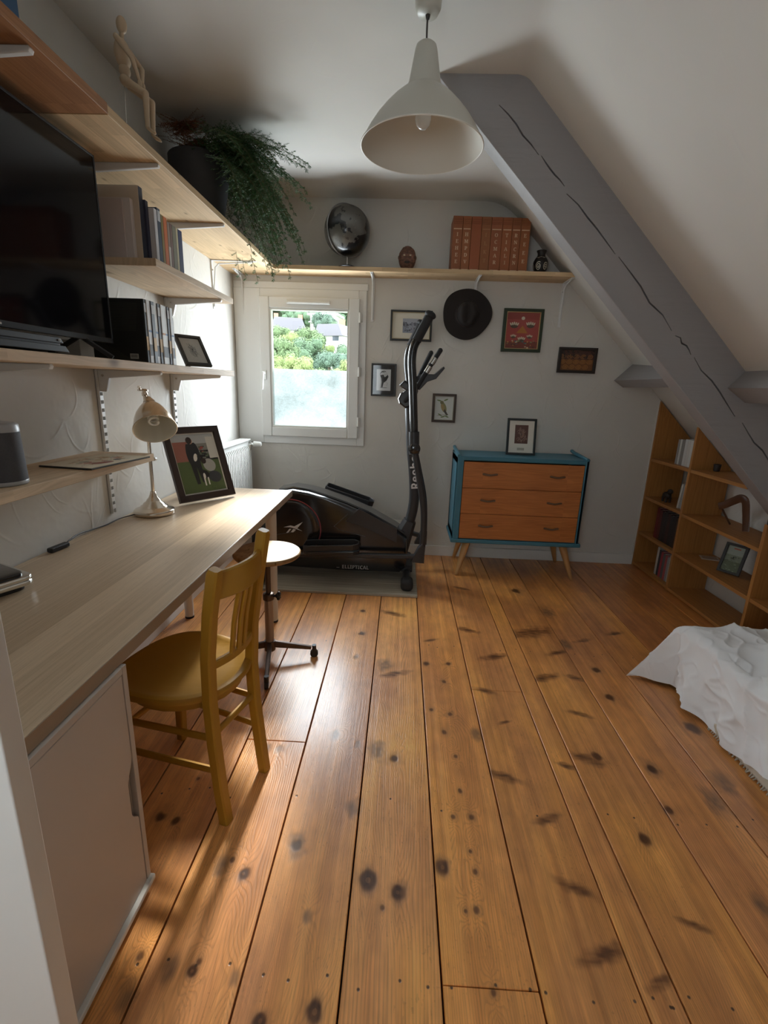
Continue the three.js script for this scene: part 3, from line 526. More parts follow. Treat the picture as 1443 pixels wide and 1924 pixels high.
{
  const x = -1.115, z = -1.27, y = 1.05;
  const t = thing('speaker', 'grey cylindrical speaker on the lowest shelf at left edge', 'speaker', [x, y, z]);
  const mesh = tex(256, 256, (u, v) => { const s = ((Math.floor(u * 64) + Math.floor(v * 64)) % 2 ? 92 : 66) + (vn(u * 128, v * 128, 128, 128) - .5) * 20; return [s, s, s * 1.06]; }, true, .25, .25); mesh.repeat.set(4, 3);
  part(t, 'fabric_body', new THREE.CylinderGeometry(.056, .06, .135, 48, 1).translate(x, y + .08, z), mapped(mesh, .8));
  part(t, 'top_ring', lathe([[0, .172], [.046, .172], [.0555, .166], [.057, .147], [.056, .1475]], 48).translate(x, y, z), std(.42, .42, .43, .35));
  part(t, 'base_ring', lathe([[0, 0], [.058, 0], [.0605, .004], [.0605, .0125], [.058, .0135]], 48).translate(x, y, z), std(.42, .42, .43, .35));
}
{
  const print = canvasTex(512, 768, (c, w, h) => {
    ink(c, '#d9cdb4'); c.fillRect(0, 0, w, h); ink(c, '#cfc0a2'); c.fillRect(18, 18, w - 36, h - 36); ink(c, '#ddd2bb'); c.fillRect(26, 26, w - 52, h - 52);
    const cols = ['#a89f92', '#b99a6a', '#8a8f86', '#b98f58', '#a7584a', '#a9b08f', '#c9a37a'];
    for (let i = 0; i < 46; i++) { ink(c, cols[i % 7]); c.globalAlpha = .55; c.beginPath(); c.ellipse(rr(.2, .8) * w, rr(.15, .85) * h, rr(14, 60), rr(10, 40), rnd() * 3, 0, 7); c.fill(); } c.globalAlpha = 1;
    ink(c, '#8c4638'); c.beginPath(); c.ellipse(w * .74, h * .62, 48, 110, .2, 0, 7); c.fill(); ink(c, '#3d4047'); c.beginPath(); c.ellipse(w * .72, h * .36, 34, 40, 0, 0, 7); c.fill();
    c.strokeStyle = '#5b4a3c'; c.lineWidth = 3; for (let i = 0; i < 26; i++) { c.beginPath(); const a = rr(.2, .8) * w, b = rr(.15, .85) * h; c.moveTo(a, b); c.bezierCurveTo(a + rr(-60, 60), b + rr(-60, 60), a + rr(-60, 60), b + rr(-60, 60), a + rr(-80, 80), b + rr(-80, 80)); c.stroke(); }
  });
  const t = thing('place_mat', 'thin printed board with faded picture lying on the lowest shelf', 'place mat', [-1.10, 1.05, -1.68], -.12);
  lpart(t, 'board', uvm(new RoundedBoxGeometry(.20, .006, .31, 2, .0028).translate(0, .0035, 0)), std(.03, .028, .027, .6));
  const pg = new THREE.PlaneGeometry(.195, .304).rotateX(-Math.PI / 2).translate(0, .0068, 0); lpart(t, 'print', pg, mapped(print, .5));
}

// ---------------------------------------------------------------- television shelf
{
  const t = thing('television', 'large black flat television on the left shelf', 'television', [-1.10, 1.412, -1.28]);
  const x = -1.08, y0 = 1.472, y1 = 2.076, z0 = -1.818, z1 = -.745;
  part(t, 'housing', bx(x - .045, x - .004, y0 + .01, y1 - .004, z0 + .004, z1, .006), M.darkPlastic);
  part(t, 'bezel', merge([bx(x - .012, x + .002, y0, y0 + .018, z0, z1, .002), bx(x - .012, x + .002, y1 - .008, y1, z0, z1, .002), bx(x - .012, x + .002, y0, y1, z0, z0 + .008, .002), bx(x - .012, x + .002, y0, y1, z1 - .008, z1, .002)]), std(.035, .038, .045, .25));
  part(t, 'screen', bx(x - .01, x - .0005, y0 + .015, y1 - .005, z0 + .006, z1 - .006, 0), phy(.006, .006, .008, .07, { specularIntensity: .55 }));
  for (const z of [-1.66, -.9]) part(t, 'foot', merge([sweep([[x - .02, y0 + .012, z], [x + .075, 1.417, z - .02]], rect(.016, .009, .003), [0, 0, 1]), sweep([[x - .02, y0 + .012, z], [x - .13, 1.417, z + .01]], rect(.016, .009, .003), [0, 0, 1]), bx(x - .035, x - .005, y0 + .004, y0 + .03, z - .012, z + .012, .003)]), M.darkPlastic);
  part(t, 'badge', bx(x + .0015, x + .003, y0 + .006, y0 + .012, -1.31, -1.26, .0004), M.steel);
  const c = thing('game_console', 'flat black game console lying under the television', 'console', [-1.14, 1.412, -1.3]);
  const deck = (y0, y1, sk) => { const g = bx(-1.275, -1.0, y0, y1, -1.455, -1.18, .002); const p = g.attributes.position; for (let i = 0; i < p.count; i++) if (p.getZ(i) < -1.4) p.setZ(i, p.getZ(i) + (p.getY(i) - 1.418) * sk); return g; };
  part(c, 'lower_deck', deck(1.418, 1.436, .9), M.darkPlastic); part(c, 'upper_deck', deck(1.442, 1.458, .9), M.darkPlastic);
  part(c, 'slot', bx(-1.265, -1.006, 1.434, 1.444, -1.425, -1.19, 0), M.black);
  for (const [a, b] of [[-1.25, -1.42], [-1.03, -1.42], [-1.25, -1.21], [-1.03, -1.21]]) part(c, 'foot', cyl([a, 1.412, b], [a, 1.418, b], .01), M.rubber);
  part(c, 'light_bar', bx(-1.0005, -.9985, 1.447, 1.453, -1.42, -1.41, .0004), M.chrome, 'small shiny badge');
  const w = thing('small_box', 'small white box behind the television foot', 'box', [-1.22, 1.412, -1.80]);
  part(w, 'carton', bx(-1.27, -1.17, 1.412, 1.475, -1.84, -1.76, .003), M.whitePaint); part(w, 'lid_flap', bx(-1.272, -1.168, 1.474, 1.478, -1.842, -1.758, .001), M.whitePaint);
}
// books: local x = thickness, y = height, spine at z = 0 facing +z, pages behind
function book(P, turn, th, h, d, color, label, opt = {}) {
  const t = thing(opt.name || 'book', label, 'book', P, turn, opt.group), m = std(...color, opt.rough ?? .55), e = .0018;
  lpart(t, 'cover', merge([bx(-th / 2, -th / 2 + e, 0, h, -d, 0, .0006), bx(th / 2 - e, th / 2, 0, h, -d, 0, .0006), bx(-th / 2, th / 2, 0, h, -.003, .0008, Math.min(.0018, th * .2))]), m);
  lpart(t, 'pages', bx(-th / 2 + e, th / 2 - e, .003, h - .003, -d + .004, -.003, 0), M.paper);
  if (opt.band) for (const [y0, y1, c] of opt.band) lpart(t, 'spine_band', bx(-th * .42, th * .42, y0 * h, y1 * h, .0004, .0014, .0003), std(...c, .6));
  if (opt.title) { const g = letters(opt.title, Math.min(th * .5, .014)); g.rotateZ(-Math.PI / 2).translate(0, h * .55, .0009); lpart(t, 'spine_title', g, std(...(opt.ink || [.1, .1, .1]), .6)); }
  if (opt.lean) t.rotation.z = opt.lean;
  return t;
}
{ // row of tall comic albums, white spines towards the room
  const Q = Math.PI / 2; let z = -1.905;
  const cols = [[.03, .032, .03], [.7, .7, .7], [.03, .03, .035], [.72, .72, .7], [.05, .05, .06], [.7, .7, .68], [.68, .69, .68], [.04, .04, .05], [.7, .7, .7], [.30, .30, .28]];
  const lab = ['black-covered album nearest the television, dark picture cover facing us', 'first white-spined album beside the black cover', 'black-spined album between the first white spines', 'second white-spined album of the television shelf row', 'narrow black spine in the middle of the album row', 'white spine with orange lettering in the middle of the row', 'white spine with blue band in the album row', 'dark spine near the right end of the album row', 'last white spine of the album row', 'short grey booklet at the right end of the album row'];
  cols.forEach((c, i) => {
    const th = [.016, .028, .026, .026, .022, .028, .026, .02, .024, .012][i], h = i === 9 ? .195 : .232;
    const b = book([-1.0 + (i % 3) * .002, 1.412, z - th / 2], Q, th, h, .225, c, lab[i], { group: 'albums on the television shelf', band: c[0] > .5 ? [[.12, .3, [.08, .08, .09]], [.5, .53, i === 5 ? [.6, .25, .05] : [.1, .2, .4]]] : [[.2, .42, [.6, .36, .1]], [.8, .94, [.5, .5, .5]]] });
    if (!i) {
      const cover = canvasTex(256, 256, (k, w, hh) => { ink(k, '#15150f'); k.fillRect(0, 0, w, hh); k.fillStyle = '#3c3a33'; for (let y = 14; y < 130; y += 7) k.fillRect(20, y, w - 40 - (y * 13 % 30), 2); ink(k, '#2b2a22'); k.beginPath(); k.moveTo(0, 230); k.lineTo(30, 170); k.lineTo(52, 150); k.lineTo(70, 190); k.lineTo(120, 210); k.lineTo(170, 240); k.lineTo(256, 256); k.lineTo(0, 256); k.fill(); ink(k, '#b8b6ae'); k.fillRect(180, 225, 40, 22); ink(k, '#222'); for (let x = 184; x < 216; x += 4) k.fillRect(x, 228, 2, 14); });
      lpart(b, 'cover_print', new THREE.PlaneGeometry(.215, .222).rotateY(Math.PI / 2 * -1).translate(-th / 2 - .0006, h / 2, -.113), mapped(cover, .5));
    }
    z -= th + .0012;
  });
}
{ // mixed paperbacks on the short shelf
  const Q = Math.PI / 2; let z = -1.985;
  const L = [
    [.010, .205, .13, [.55, .47, .45], 'thin pinkish-white book at the left of the paperback row', { dx: -.075, page: 1 }],
    [.022, .212, .15, [.62, .56, .54], 'off-white paperback second in the row beside the television', { dx: -.05 }],
    [.034, .262, .175, [.56, .46, .36], 'tallest beige book of the paperback row', { dx: -.028, band: [[.0, .999, [.02, .025, .05]]] }],
    [.020, .225, .14, [.03, .035, .07], 'navy paperback behind the pale printed cover', { dx: -.02 }],
    [.024, .205, .145, [.60, .60, .62], 'pale grey book with printed cover facing us', { cover: 1 }],
    [.028, .215, .165, [.03, .05, .09], 'dark navy thick book after the printed cover', { band: [[.78, .96, [.5, .52, .55]]] }],
    [.020, .20, .16, [.24, .18, .05], 'olive brown narrow spine left of the orange book', {}],
    [.030, .20, .16, [.62, .16, .04], 'bright orange paperback spine', {}],
    [.022, .19, .16, [.30, .22, .18], 'brown and cream spine right of the orange book', { band: [[.02, .5, [.62, .58, .52]]] }],
    [.020, .19, .16, [.20, .12, .10], 'dark brown slim spine in the paperback row', {}],
    [.034, .19, .165, [.22, .21, .15], 'thick grey-olive book in the paperback row', {}],
    [.018, .19, .165, [.60, .55, .36], 'narrow cream spine next to the blue hardback', {}],
    [.040, .19, .17, [.03, .04, .12], 'dark blue rounded hardback ending the paperback row', {}],
  ];
  for (const [th, h, d, c, lab, o] of L) {
    const b = book([-1.015 + (o.dx || 0), 1.80, z - th / 2], Q, th, h, d, c, lab, { group: 'paperbacks on the short shelf', ...o });
    if (o.cover) lpart(b, 'cover_print', new THREE.PlaneGeometry(d - .006, h - .006).rotateY(-Math.PI / 2).translate(-th / 2 - .0006, h / 2, -d / 2), mapped(canvasTex(256, 360, (k, w, hh) => { ink(k, '#cfcdd0'); k.fillRect(0, 0, w, hh); ink(k, '#33333a'); k.font = 'bold 26px serif'; k.fillText('...nge', 20, 50); k.fillText('COOK', 20, 90); k.fillStyle = '#7d7b80'; for (let y = 130; y < 320; y += 11) k.fillRect(20, y, 190 - (y * 7 % 50), 3); }), .55));
    z -= th + .0012;
  }
}
{
  const print = canvasTex(256, 320, (c, w, h) => { ink(c, '#b9bab8'); c.fillRect(0, 0, w, h); c.strokeStyle = '#77787a'; c.lineWidth = 3; for (let i = 0; i < 24; i++) { c.beginPath(); c.moveTo(rr(.3, .6) * w, rr(.2, .5) * h); c.bezierCurveTo(rr(.2, .8) * w, rr(.2, .8) * h, rr(.2, .8) * w, rr(.2, .8) * h, rr(.4, .8) * w, rr(.4, .8) * h); c.stroke(); } });
  standingFrame('photo_frame', 'small black frame with grey pencil drawing on the shelf by the window', [-1.075, 1.412, -2.56], 55 * D2R, 34 * D2R, .15, .185, .017, .015, M.frameBlack, print, null, 0);
}

// ---------------------------------------------------------------- top shelf: blue box, wooden figure, fern, globe, head, books, vase
{
  const b = thing('storage_box', 'blue box on the top shelf at the upper left corner', 'box', [-1.08, 2.147, -1.12]);
  const bm = std(.03, .11, .24, .6); part(b, 'carton', bx(-1.22, -.945, 2.148, 2.34, -1.35, -1.08, .003), bm); part(b, 'lid', bx(-1.225, -.94, 2.335, 2.40, -1.355, -1.075, .003), bm);
}
{ // artist's lay figure held by a thin rod
  const wood = std(.52, .40, .27, .5), t = thing('wooden_mannequin', 'pale wooden artist figure sitting on a thin rod on the top shelf', 'figurine', [-1.03, 2.145, -1.92]);
  const hip = [-1.01, 2.352, -1.93];
  const cap = (a, b, r0, r1) => merge([cyl(a, b, r0, r1, 14), new THREE.SphereGeometry(r0, 14, 10).translate(...a), new THREE.SphereGeometry(r1, 14, 10).translate(...b)]);
  part(t, 'stand_base', lathe([[0, 0], [.038, 0], [.04, .004], [.038, .009], [0, .01]], 28).translate(-1.03, 2.145, -1.93), wood);
  part(t, 'rod', cyl([-1.03, 2.15, -1.93], [-1.022, 2.35, -1.93], .0016, .0016, 8), M.steel);
  part(t, 'pelvis', new THREE.SphereGeometry(.024, 18, 14).scale(.8, .75, 1.1).translate(hip[0] - .004, hip[1] + .004, hip[2]), wood);
  part(t, 'abdomen', new THREE.SphereGeometry(.022, 18, 14).scale(.85, 1, 1).translate(hip[0] - .006, hip[1] + .034, hip[2]), wood);
  part(t, 'chest', new THREE.SphereGeometry(.034, 20, 16).scale(.75, 1.35, 1.05).translate(hip[0] - .008, hip[1] + .085, hip[2]), wood);
  part(t, 'neck', cyl([hip[0] - .008, hip[1] + .12, hip[2]], [hip[0] - .005, hip[1] + .15, hip[2]], .008), wood);
  part(t, 'head', new THREE.SphereGeometry(.019, 20, 16).scale(.95, 1.4, .9).translate(hip[0] - .003, hip[1] + .17, hip[2]), wood);
  for (const s of [-1, 1]) {
    const sh = [hip[0] - .006, hip[1] + .115, hip[2] + s * .038], el = [hip[0] + .042, hip[1] + .056, hip[2] + s * .034], ha = [hip[0] + .05, hip[1] + .004, hip[2] + s * .012];
    const kn = [hip[0] + .075, hip[1] - .048 + s * .004, hip[2] + s * .022], an = [hip[0] + .072, hip[1] - .150 + s * .004, hip[2] + s * .02];
    part(t, 'upper_arm', cap(sh, el, .010, .008), wood); part(t, 'forearm', cap(el, ha, .0085, .006), wood);
    part(t, 'hand', new THREE.SphereGeometry(.010, 14, 10).scale(.8, 1.5, .6).translate(ha[0] + .002, ha[1] - .014, ha[2]), wood);
    part(t, 'thigh', cap([hip[0], hip[1] - .002, hip[2] + s * .017], kn, .0145, .0105), wood); part(t, 'shin', cap(kn, an, .0115, .0075), wood);
    part(t, 'foot', new THREE.SphereGeometry(.011, 14, 10).scale(1.9, .55, .85).rotateZ(-.5).translate(an[0] + .013, an[1] - .012, an[2]), wood);
  }
  t.scale.setScalar(.95); t.position.x += .012;
}
{ // asparagus fern in a dark pot
  const x = -1.105, z = -2.80, t = thing('potted_fern', 'feathery green fern trailing from a dark grey pot on the top shelf', 'plant', [x, 2.145, z]);
  const potM = std(.045, .045, .05, .6);
  part(t, 'pot', lathe([[0, .005], [.095, .005], [.10, 0], [.107, .01], [.148, .255], [.152, .262], [.152, .31], [.147, .315], [.142, .31], [.14, .262], [0, .25]], 56).translate(x, 2.145, z), potM);
  part(t, 'soil', new THREE.CircleGeometry(.139, 32).rotateX(-Math.PI / 2).translate(x, 2.415, z), std(.03, .02, .012, .95));
  const mk = (n, opt) => {
    const leaf = [], stems = [];
    for (let i = 0; i < n; i++) {
      const [ax, az, rise, reach, fall] = opt(i), r0 = rr(.01, .08), a0 = rnd() * 7;
      const P0 = V3(x + Math.cos(a0) * r0 + ax * .03, 2.41, z + Math.sin(a0) * r0 + az * .03), dir = V3(ax, 0, az).normalize();
      const pts = []; const N = 9;
      for (let k = 0; k <= N; k++) { const s = k / N; pts.push(V3(P0.x + dir.x * reach * (s ** .85), Math.min(2.585, P0.y + rise * Math.sin(Math.min(1, s * 1.6) * Math.PI * .5) - fall * s ** 2.1), P0.z + dir.z * reach * (s ** .85))); if (pts[k].x < LEFT + .15) pts[k].x = LEFT + .15; }
      const cur = new THREE.CatmullRomCurve3(pts); stems.push(new THREE.TubeGeometry(cur, 16, .0013, 5));
      const B = 30;
      for (let b = 5; b <= B; b++) {
        const s = b / B, c = cur.getPoint(s), tg = cur.getTangent(s), sd = tg.clone().cross(V3(0, 1, 0)).normalize(), side = b % 2 ? 1 : -1;
        const bl = .095 * Math.sin(Math.PI * Math.min(.97, s * .85 + .18)) * rr(.7, 1.25) + .012, bd = tg.clone().multiplyScalar(.55).addScaledVector(sd, side).addScaledVector(V3(0, -1, 0), rr(-.1, .55)).normalize();
        const K = 11;
        for (let k = 0; k < K; k++) {
          const q = c.clone().addScaledVector(bd, bl * (k + .5) / K), side2 = k % 2 ? 1 : -1, perp = bd.clone().cross(V3(rr(-.4, .4), 1, rr(-.4, .4))).normalize();
          for (const sg of [side2, -side2]) {
            const nd = bd.clone().multiplyScalar(.7).addScaledVector(perp, sg * rr(.6, 1)).addScaledVector(V3(0, 1, 0), rr(-.5, .4)).normalize(), ln = rr(.012, .02) * (1 - .4 * k / K), wd = V3(rnd() - .5, rnd() - .5, rnd() - .5).cross(nd).normalize().multiplyScalar(.0013);
            const e = q.clone().addScaledVector(nd, ln), m = q.clone().addScaledVector(nd, ln * .45);
            leaf.push(...q.toArray(), ...m.clone().add(wd).toArray(), ...e.toArray(), ...q.toArray(), ...e.toArray(), ...m.clone().sub(wd).toArray());
          }
        }
        stems.push(new THREE.TubeGeometry(new THREE.LineCurve3(c, c.clone().addScaledVector(bd, bl)), 1, .0007, 3));
      }
    }
    const g = new THREE.BufferGeometry(); g.setAttribute('position', new THREE.Float32BufferAttribute(leaf, 3)); g.computeVertexNormals(); g.setAttribute('uv', new THREE.Float32BufferAttribute(new Float32Array(leaf.length / 3 * 2), 2));
    return [g, merge(stems)];
  };
  const green = phy(.035, .11, .028, .75, { side: THREE.DoubleSide, transmission: .25, thickness: 0 });
  const [g1, s1] = mk(120, (i) => { const a = i < 96 ? rr(-1.1, .45) : rr(-1.9, .9); const hang = i % 3; return [Math.cos(a), Math.sin(a), hang === 0 ? rr(.04, .1) : rr(.1, .2), hang === 0 ? rr(.34, .5) : rr(.2, .5), hang === 0 ? rr(.34, .5) : hang === 1 ? rr(.14, .4) : rr(0, .2)]; });
  const f1 = part(t, 'fronds', g1, green); f1.userData.kind = 'stuff';
  const st1 = part(t, 'stems', s1, std(.10, .10, .035, .7)); st1.userData.kind = 'stuff';
  const [g2, s2] = mk(15, (i) => { const a = rr(2.0, 4.6); return [Math.cos(a) * .8, Math.sin(a), rr(.12, .2), rr(.06, .17), rr(-.02, .06)]; });
  const f2 = part(t, 'withered_fronds', g2, std(.22, .075, .035, .8, { side: THREE.DoubleSide }), 'dry reddish brown fronds'); f2.userData.kind = 'stuff';
  const st2 = part(t, 'dry_stems', s2, std(.22, .12, .05, .8)); st2.userData.kind = 'stuff';
}
{ // dark globe
  const c = [-.425, 2.372, -3.605], r = .157, t = thing('globe', 'dark glossy globe in a metal ring on the high shelf', 'globe', [c[0], 2.145, c[2]]);
  const land = tex(1024, 512, (u, v) => { const lon = u * 12, lat = v * 6, n = fbm(lon, lat, 5, 12, 6) + .10 * (fbm(lon * 3 + 7, lat * 3, 3, 36, 18) - .5), L = sstep(.525, .545, n), city = vn(u * 160, v * 80, 160, 80) > .965 && L > .5 ? 90 : 0; return [14 + L * 76 + city, 15 + L * 73 + city, 17 + L * 66 + city * .8]; });
  part(t, 'ball', new THREE.SphereGeometry(r, 64, 40).rotateY(2.3).rotateZ(-.2).translate(...c), new THREE.MeshPhysicalMaterial({ map: land, roughness: .3, clearcoat: .5, clearcoatRoughness: .12 }));
  part(t, 'meridian_ring', merge([new THREE.TorusGeometry(r + .008, .0045, 10, 96).rotateY(.75).translate(...c)]), std(.35, .35, .35, .3, { metalness: .8 }));
  part(t, 'axle', merge([cyl([c[0], c[1] - r - .012, c[2]], [c[0], c[1] - r + .01, c[2]], .005), cyl([c[0] - .01, c[1] + r - .005, c[2]], [c[0] - .012, c[1] + r + .014, c[2]], .004)]), M.steel);
  part(t, 'stem', cyl([c[0], 2.155, c[2]], [c[0], c[1] - r - .008, c[2]], .0065), M.steel);
  part(t, 'foot', lathe([[0, 0], [.06, 0], [.062, .004], [.05, .009], [0, .012]], 32).translate(c[0], 2.145, c[2]), M.darkPlastic);
}
{ // carved wooden head
  const c = [-.008, 2.145, -3.65], t = thing('carved_head', 'small carved brown wooden head on the high shelf', 'figurine', c);
  const hair = tex(256, 256, (u, v) => { const s = 104 + (fbm(u * 20, v * 30, 3, 20, 30) - .5) * 90; return [s * 1.05, s * .72, s * .58]; });
  const g = new THREE.SphereGeometry(1, 64, 48), p = g.attributes.position, q = V3(0, 0, 0);
  for (let i = 0; i < p.count; i++) {
    q.fromBufferAttribute(p, i); const n = q.clone(); let x = q.x * .061, y = q.y * .082, z = q.z * .05;
    x *= 1 - .06 * sstep(.1, -1, q.y); if (q.z > 0) { z += .010 * Math.exp(-((n.x / .16) ** 2) - (((n.y + .02) / .28) ** 2)); z -= .007 * (Math.exp(-(((Math.abs(n.x) - .34) / .16) ** 2) - (((n.y - .12) / .1) ** 2))); z += .006 * Math.exp(-(((Math.abs(n.x) - .34) / .26) ** 2) - (((n.y - .30) / .07) ** 2)); z += .007 * Math.exp(-((n.x / .28) ** 2) - (((n.y + .42) / .12) ** 2)); z -= .004 * Math.exp(-((n.x / .26) ** 2) - (((n.y + .42) / .03) ** 2)); }
    if (n.y > .35) { const k = .0022 * Math.sin(n.x * 40) * Math.sin(n.y * 34 + n.z * 10); x += n.x * k; y += n.y * k; z += n.z * k; }
    p.setXYZ(i, x, Math.max(y, -.074), z);
  }
  g.computeVertexNormals(); lpart(t, "head", g.translate(0, .0745, 0), new THREE.MeshStandardMaterial({ map: hair, roughness: .5 }));
  for (const s of [-1, 1]) { lpart(t, 'eye', new THREE.SphereGeometry(.0065, 12, 10).scale(1.2, .7, .6).translate(s * .021, .089, .0455), std(.6, .52, .38, .4), 'pale inlaid eye'); lpart(t, 'ear', new THREE.SphereGeometry(.012, 12, 10).scale(.45, 1.1, .7).translate(s * .059, .082, 0), std(.13, .07, .045, .5)); }
  lpart(t, 'mouth', new THREE.SphereGeometry(.013, 14, 10).scale(1.5, .8, .5).translate(0, .045, .049), std(.03, .018, .014, .5));
}
{ // eight bound volumes
  const xs = [.292, .358, .416, .485, .549, .624, .690, .748, .812], z = -3.592;
  const txt = ['IEHEE', 'HMPDV', '', 'ILKT', 'OCMAR', 'TIALI', 'RNCRN', 'EEEE'];
  const lab = ['leftmost of eight orange-brown bound volumes, lettered I E H E E', 'second orange-brown volume from the left, lettered H M P D V', 'blank-spined orange-brown volume, third from the left', 'orange-brown volume with faded lettering, fourth from left', 'orange-brown volume lettered O C M A R', 'orange-brown volume lettered T I A L I', 'orange-brown volume lettered R N C R N', 'rightmost orange-brown volume, lettered E E E E'];
  for (let i = 0; i < 8; i++) {
    const w = xs[i + 1] - xs[i] - .002, h = .333 - i * .0006, col = [.27 + (i % 3) * .02, .085 + (i % 2) * .008, .027];
    const t = book([(xs[i] + xs[i + 1]) / 2, 2.145, z], 0, w, h, .17, col, lab[i], { name: 'bound_volume', group: 'eight orange-brown bound volumes on the high shelf' });
    const gm = i === 3 ? std(.42, .19, .08, .5) : std(.66, .46, .30, .5);
    if (i !== 2) lpart(t, 'gilt_band', bx(-w * .42, w * .42, .252, .258, .0006, .0016, .0003), gm);
    lpart(t, 'spine_rib', merge([.296, .31, .285].map((y) => bx(-w * .45, w * .45, y, y + .004, 0, .0022, .001))), std(col[0] * .8, col[1] * .75, col[2] * .7, .5));
    if (i !== 3) lpart(t, 'foot_band', bx(-w * .38, w * .38, .002, .008, .0006, .0016, .0003), gm);
    if (txt[i]) lpart(t, 'spine_lettering', merge([...txt[i]].map((ch, k) => letters(ch, .022, serif).translate(0, .222 - k * (.205 / txt[i].length) * 1.02, .0009))), gm);
  }
}
{
  const c = [.915, 2.145, -3.645], t = thing('patterned_vase', 'small black vase with cream spiral pattern at the shelf end', 'vase', c);
  const spiral = canvasTex(512, 256, (k, w, h) => { ink(k, '#171310'); k.fillRect(0, 0, w, h); k.strokeStyle = '#cfc6b2'; k.lineWidth = 7; for (let m = 0; m < 6; m++) { const cx = (m + .5) * w / 6, cy = h * .5; k.beginPath(); for (let a = 0; a < 13; a += .15) { const r = 4 + a * 2.9; k.lineTo(cx + Math.cos(a + m) * r * .8, cy + Math.sin(a + m) * r); } k.stroke(); k.beginPath(); k.moveTo(cx - 40, 30); k.bezierCurveTo(cx - 10, 60, cx + 10, 10, cx + 40, 34); k.stroke(); k.beginPath(); k.moveTo(cx - 40, 222); k.bezierCurveTo(cx - 10, 240, cx + 10, 200, cx + 40, 224); k.stroke(); } });
  lpart(t, 'body', lathe([[0, 0], [.032, 0], [.036, .006], [.046, .03], [.051, .055], [.048, .08], [.037, .1], [.028, .112]], 48), mapped(spiral, .35));
  lpart(t, 'neck', lathe([[.028, .112], [.0255, .12], [.027, .132], [.033, .142], [.034, .147], [.029, .147], [.022, .13]], 40), std(.02, .016, .014, .35));
}

// ---------------------------------------------------------------- pictures and hat on the end wall
function wallPic(label, x0, x1, y0, y1, bar, fm, print, mat, mb, opt = {}) {
  const t = thing('wall_picture', label, 'picture', [(x0 + x1) / 2, y0, FAR + .004], 0); t.rotation.z = opt.roll || 0;
  frameParts(t, x1 - x0, y1 - y0, bar, opt.depth || .018, fm, print, mat, mb, opt); return t;
}
const cream = std(.74, .70, .60, .85);
wallPic('landscape-format black frame with small grey photograph in wide cream mount', -.113, .196, 1.69, 1.905, .014, M.frameBlack, canvasTex(256, 192, (c, w, h) => {
  ink(c, '#8f95a3'); c.fillRect(0, 0, w, h); ink(c, '#a7acb8'); c.fillRect(0, 0, w, h * .35); ink(c, '#5f6370'); for (let i = 0; i < 40; i++) c.fillRect(rr(0, w), rr(.25, .45) * h, rr(6, 26), rr(6, 20)); ink(c, '#45484f'); for (let i = 0; i < 16; i++) { const x = rr(0, w * .3); c.fillRect(x, rr(.2, .4) * h, 4, 50); }
  ink(c, '#c4c8cf'); for (let i = 0; i < 30; i++) c.fillRect(rr(.2, 1) * w, rr(.45, .7) * h, rr(3, 9), rr(4, 10)); ink(c, '#30333a'); for (let i = 0; i < 40; i++) c.fillRect(rr(.1, 1) * w, rr(.6, .85) * h, rr(4, 10), rr(8, 20));
}), cream, .05, { inner: std(.45, .36, .2, .4), pw: .125, ph: .1, mountLabel: 'cream mount' });
wallPic('small portrait black frame with ink goat drawing, nearest the window', -.246, -.055, 1.282, 1.523, .013, M.frameBlack, canvasTex(256, 320, (c, w, h) => {
  ink(c, '#c9ccce'); c.fillRect(0, 0, w, h); ink(c, '#17191b'); c.strokeStyle = '#17191b'; c.lineWidth = 9;
  c.beginPath(); c.moveTo(70, 60); c.bezierCurveTo(90, 20, 150, 20, 165, 40); c.stroke(); c.beginPath(); c.moveTo(60, 80); c.bezierCurveTo(70, 40, 110, 30, 140, 50); c.stroke();
  c.beginPath(); c.moveTo(60, 90); c.lineTo(120, 80); c.lineTo(150, 120); c.lineTo(200, 80); c.lineTo(215, 110); c.lineTo(180, 170); c.lineTo(130, 200); c.lineTo(110, 270); c.lineTo(80, 268); c.lineTo(95, 190); c.lineTo(80, 130); c.closePath(); c.fill();
  for (let i = 0; i < 60; i++) { c.lineWidth = 2; c.beginPath(); const a = rr(60, 200), b = rr(70, 240); c.moveTo(a, b); c.lineTo(a + rr(-20, 20), b + rr(-20, 20)); c.stroke(); } ink(c, '#8a8d90'); c.fillRect(60, 268, 130, 12);
}), std(.025, .025, .027, .8), .028, { pw: .108, ph: .158, mountLabel: 'black mount' });
wallPic('small brown frame with a painted bird on white, lowest on the wall', .232, .414, 1.10, 1.316, .017, std(.05, .028, .018, .4), canvasTex(256, 320, (c, w, h) => {
  ink(c, '#cfd3cf'); c.fillRect(0, 0, w, h); ink(c, '#8b8a5c'); c.beginPath(); c.ellipse(125, 150, 34, 70, -.35, 0, 7); c.fill(); ink(c, '#a78f5e'); c.beginPath(); c.ellipse(112, 150, 20, 56, -.3, 0, 7); c.fill(); ink(c, '#75724a'); c.beginPath(); c.ellipse(98, 86, 24, 22, 0, 0, 7); c.fill();
  ink(c, '#44423a'); c.beginPath(); c.moveTo(140, 170); c.lineTo(190, 250); c.lineTo(165, 255); c.lineTo(125, 200); c.fill(); ink(c, '#6b7f4f'); for (const [x, y, a] of [[80, 250, .5], [120, 275, -.3], [60, 60, .2], [150, 50, -.4], [170, 270, .4]]) { c.beginPath(); c.ellipse(x, y, 30, 9, a, 0, 7); c.fill(); } c.strokeStyle = '#6b6048'; c.lineWidth = 4; c.beginPath(); c.moveTo(40, 262); c.lineTo(190, 240); c.stroke();
}), null, 0, { inner: std(.3, .28, .22, .5), depth: .022 });
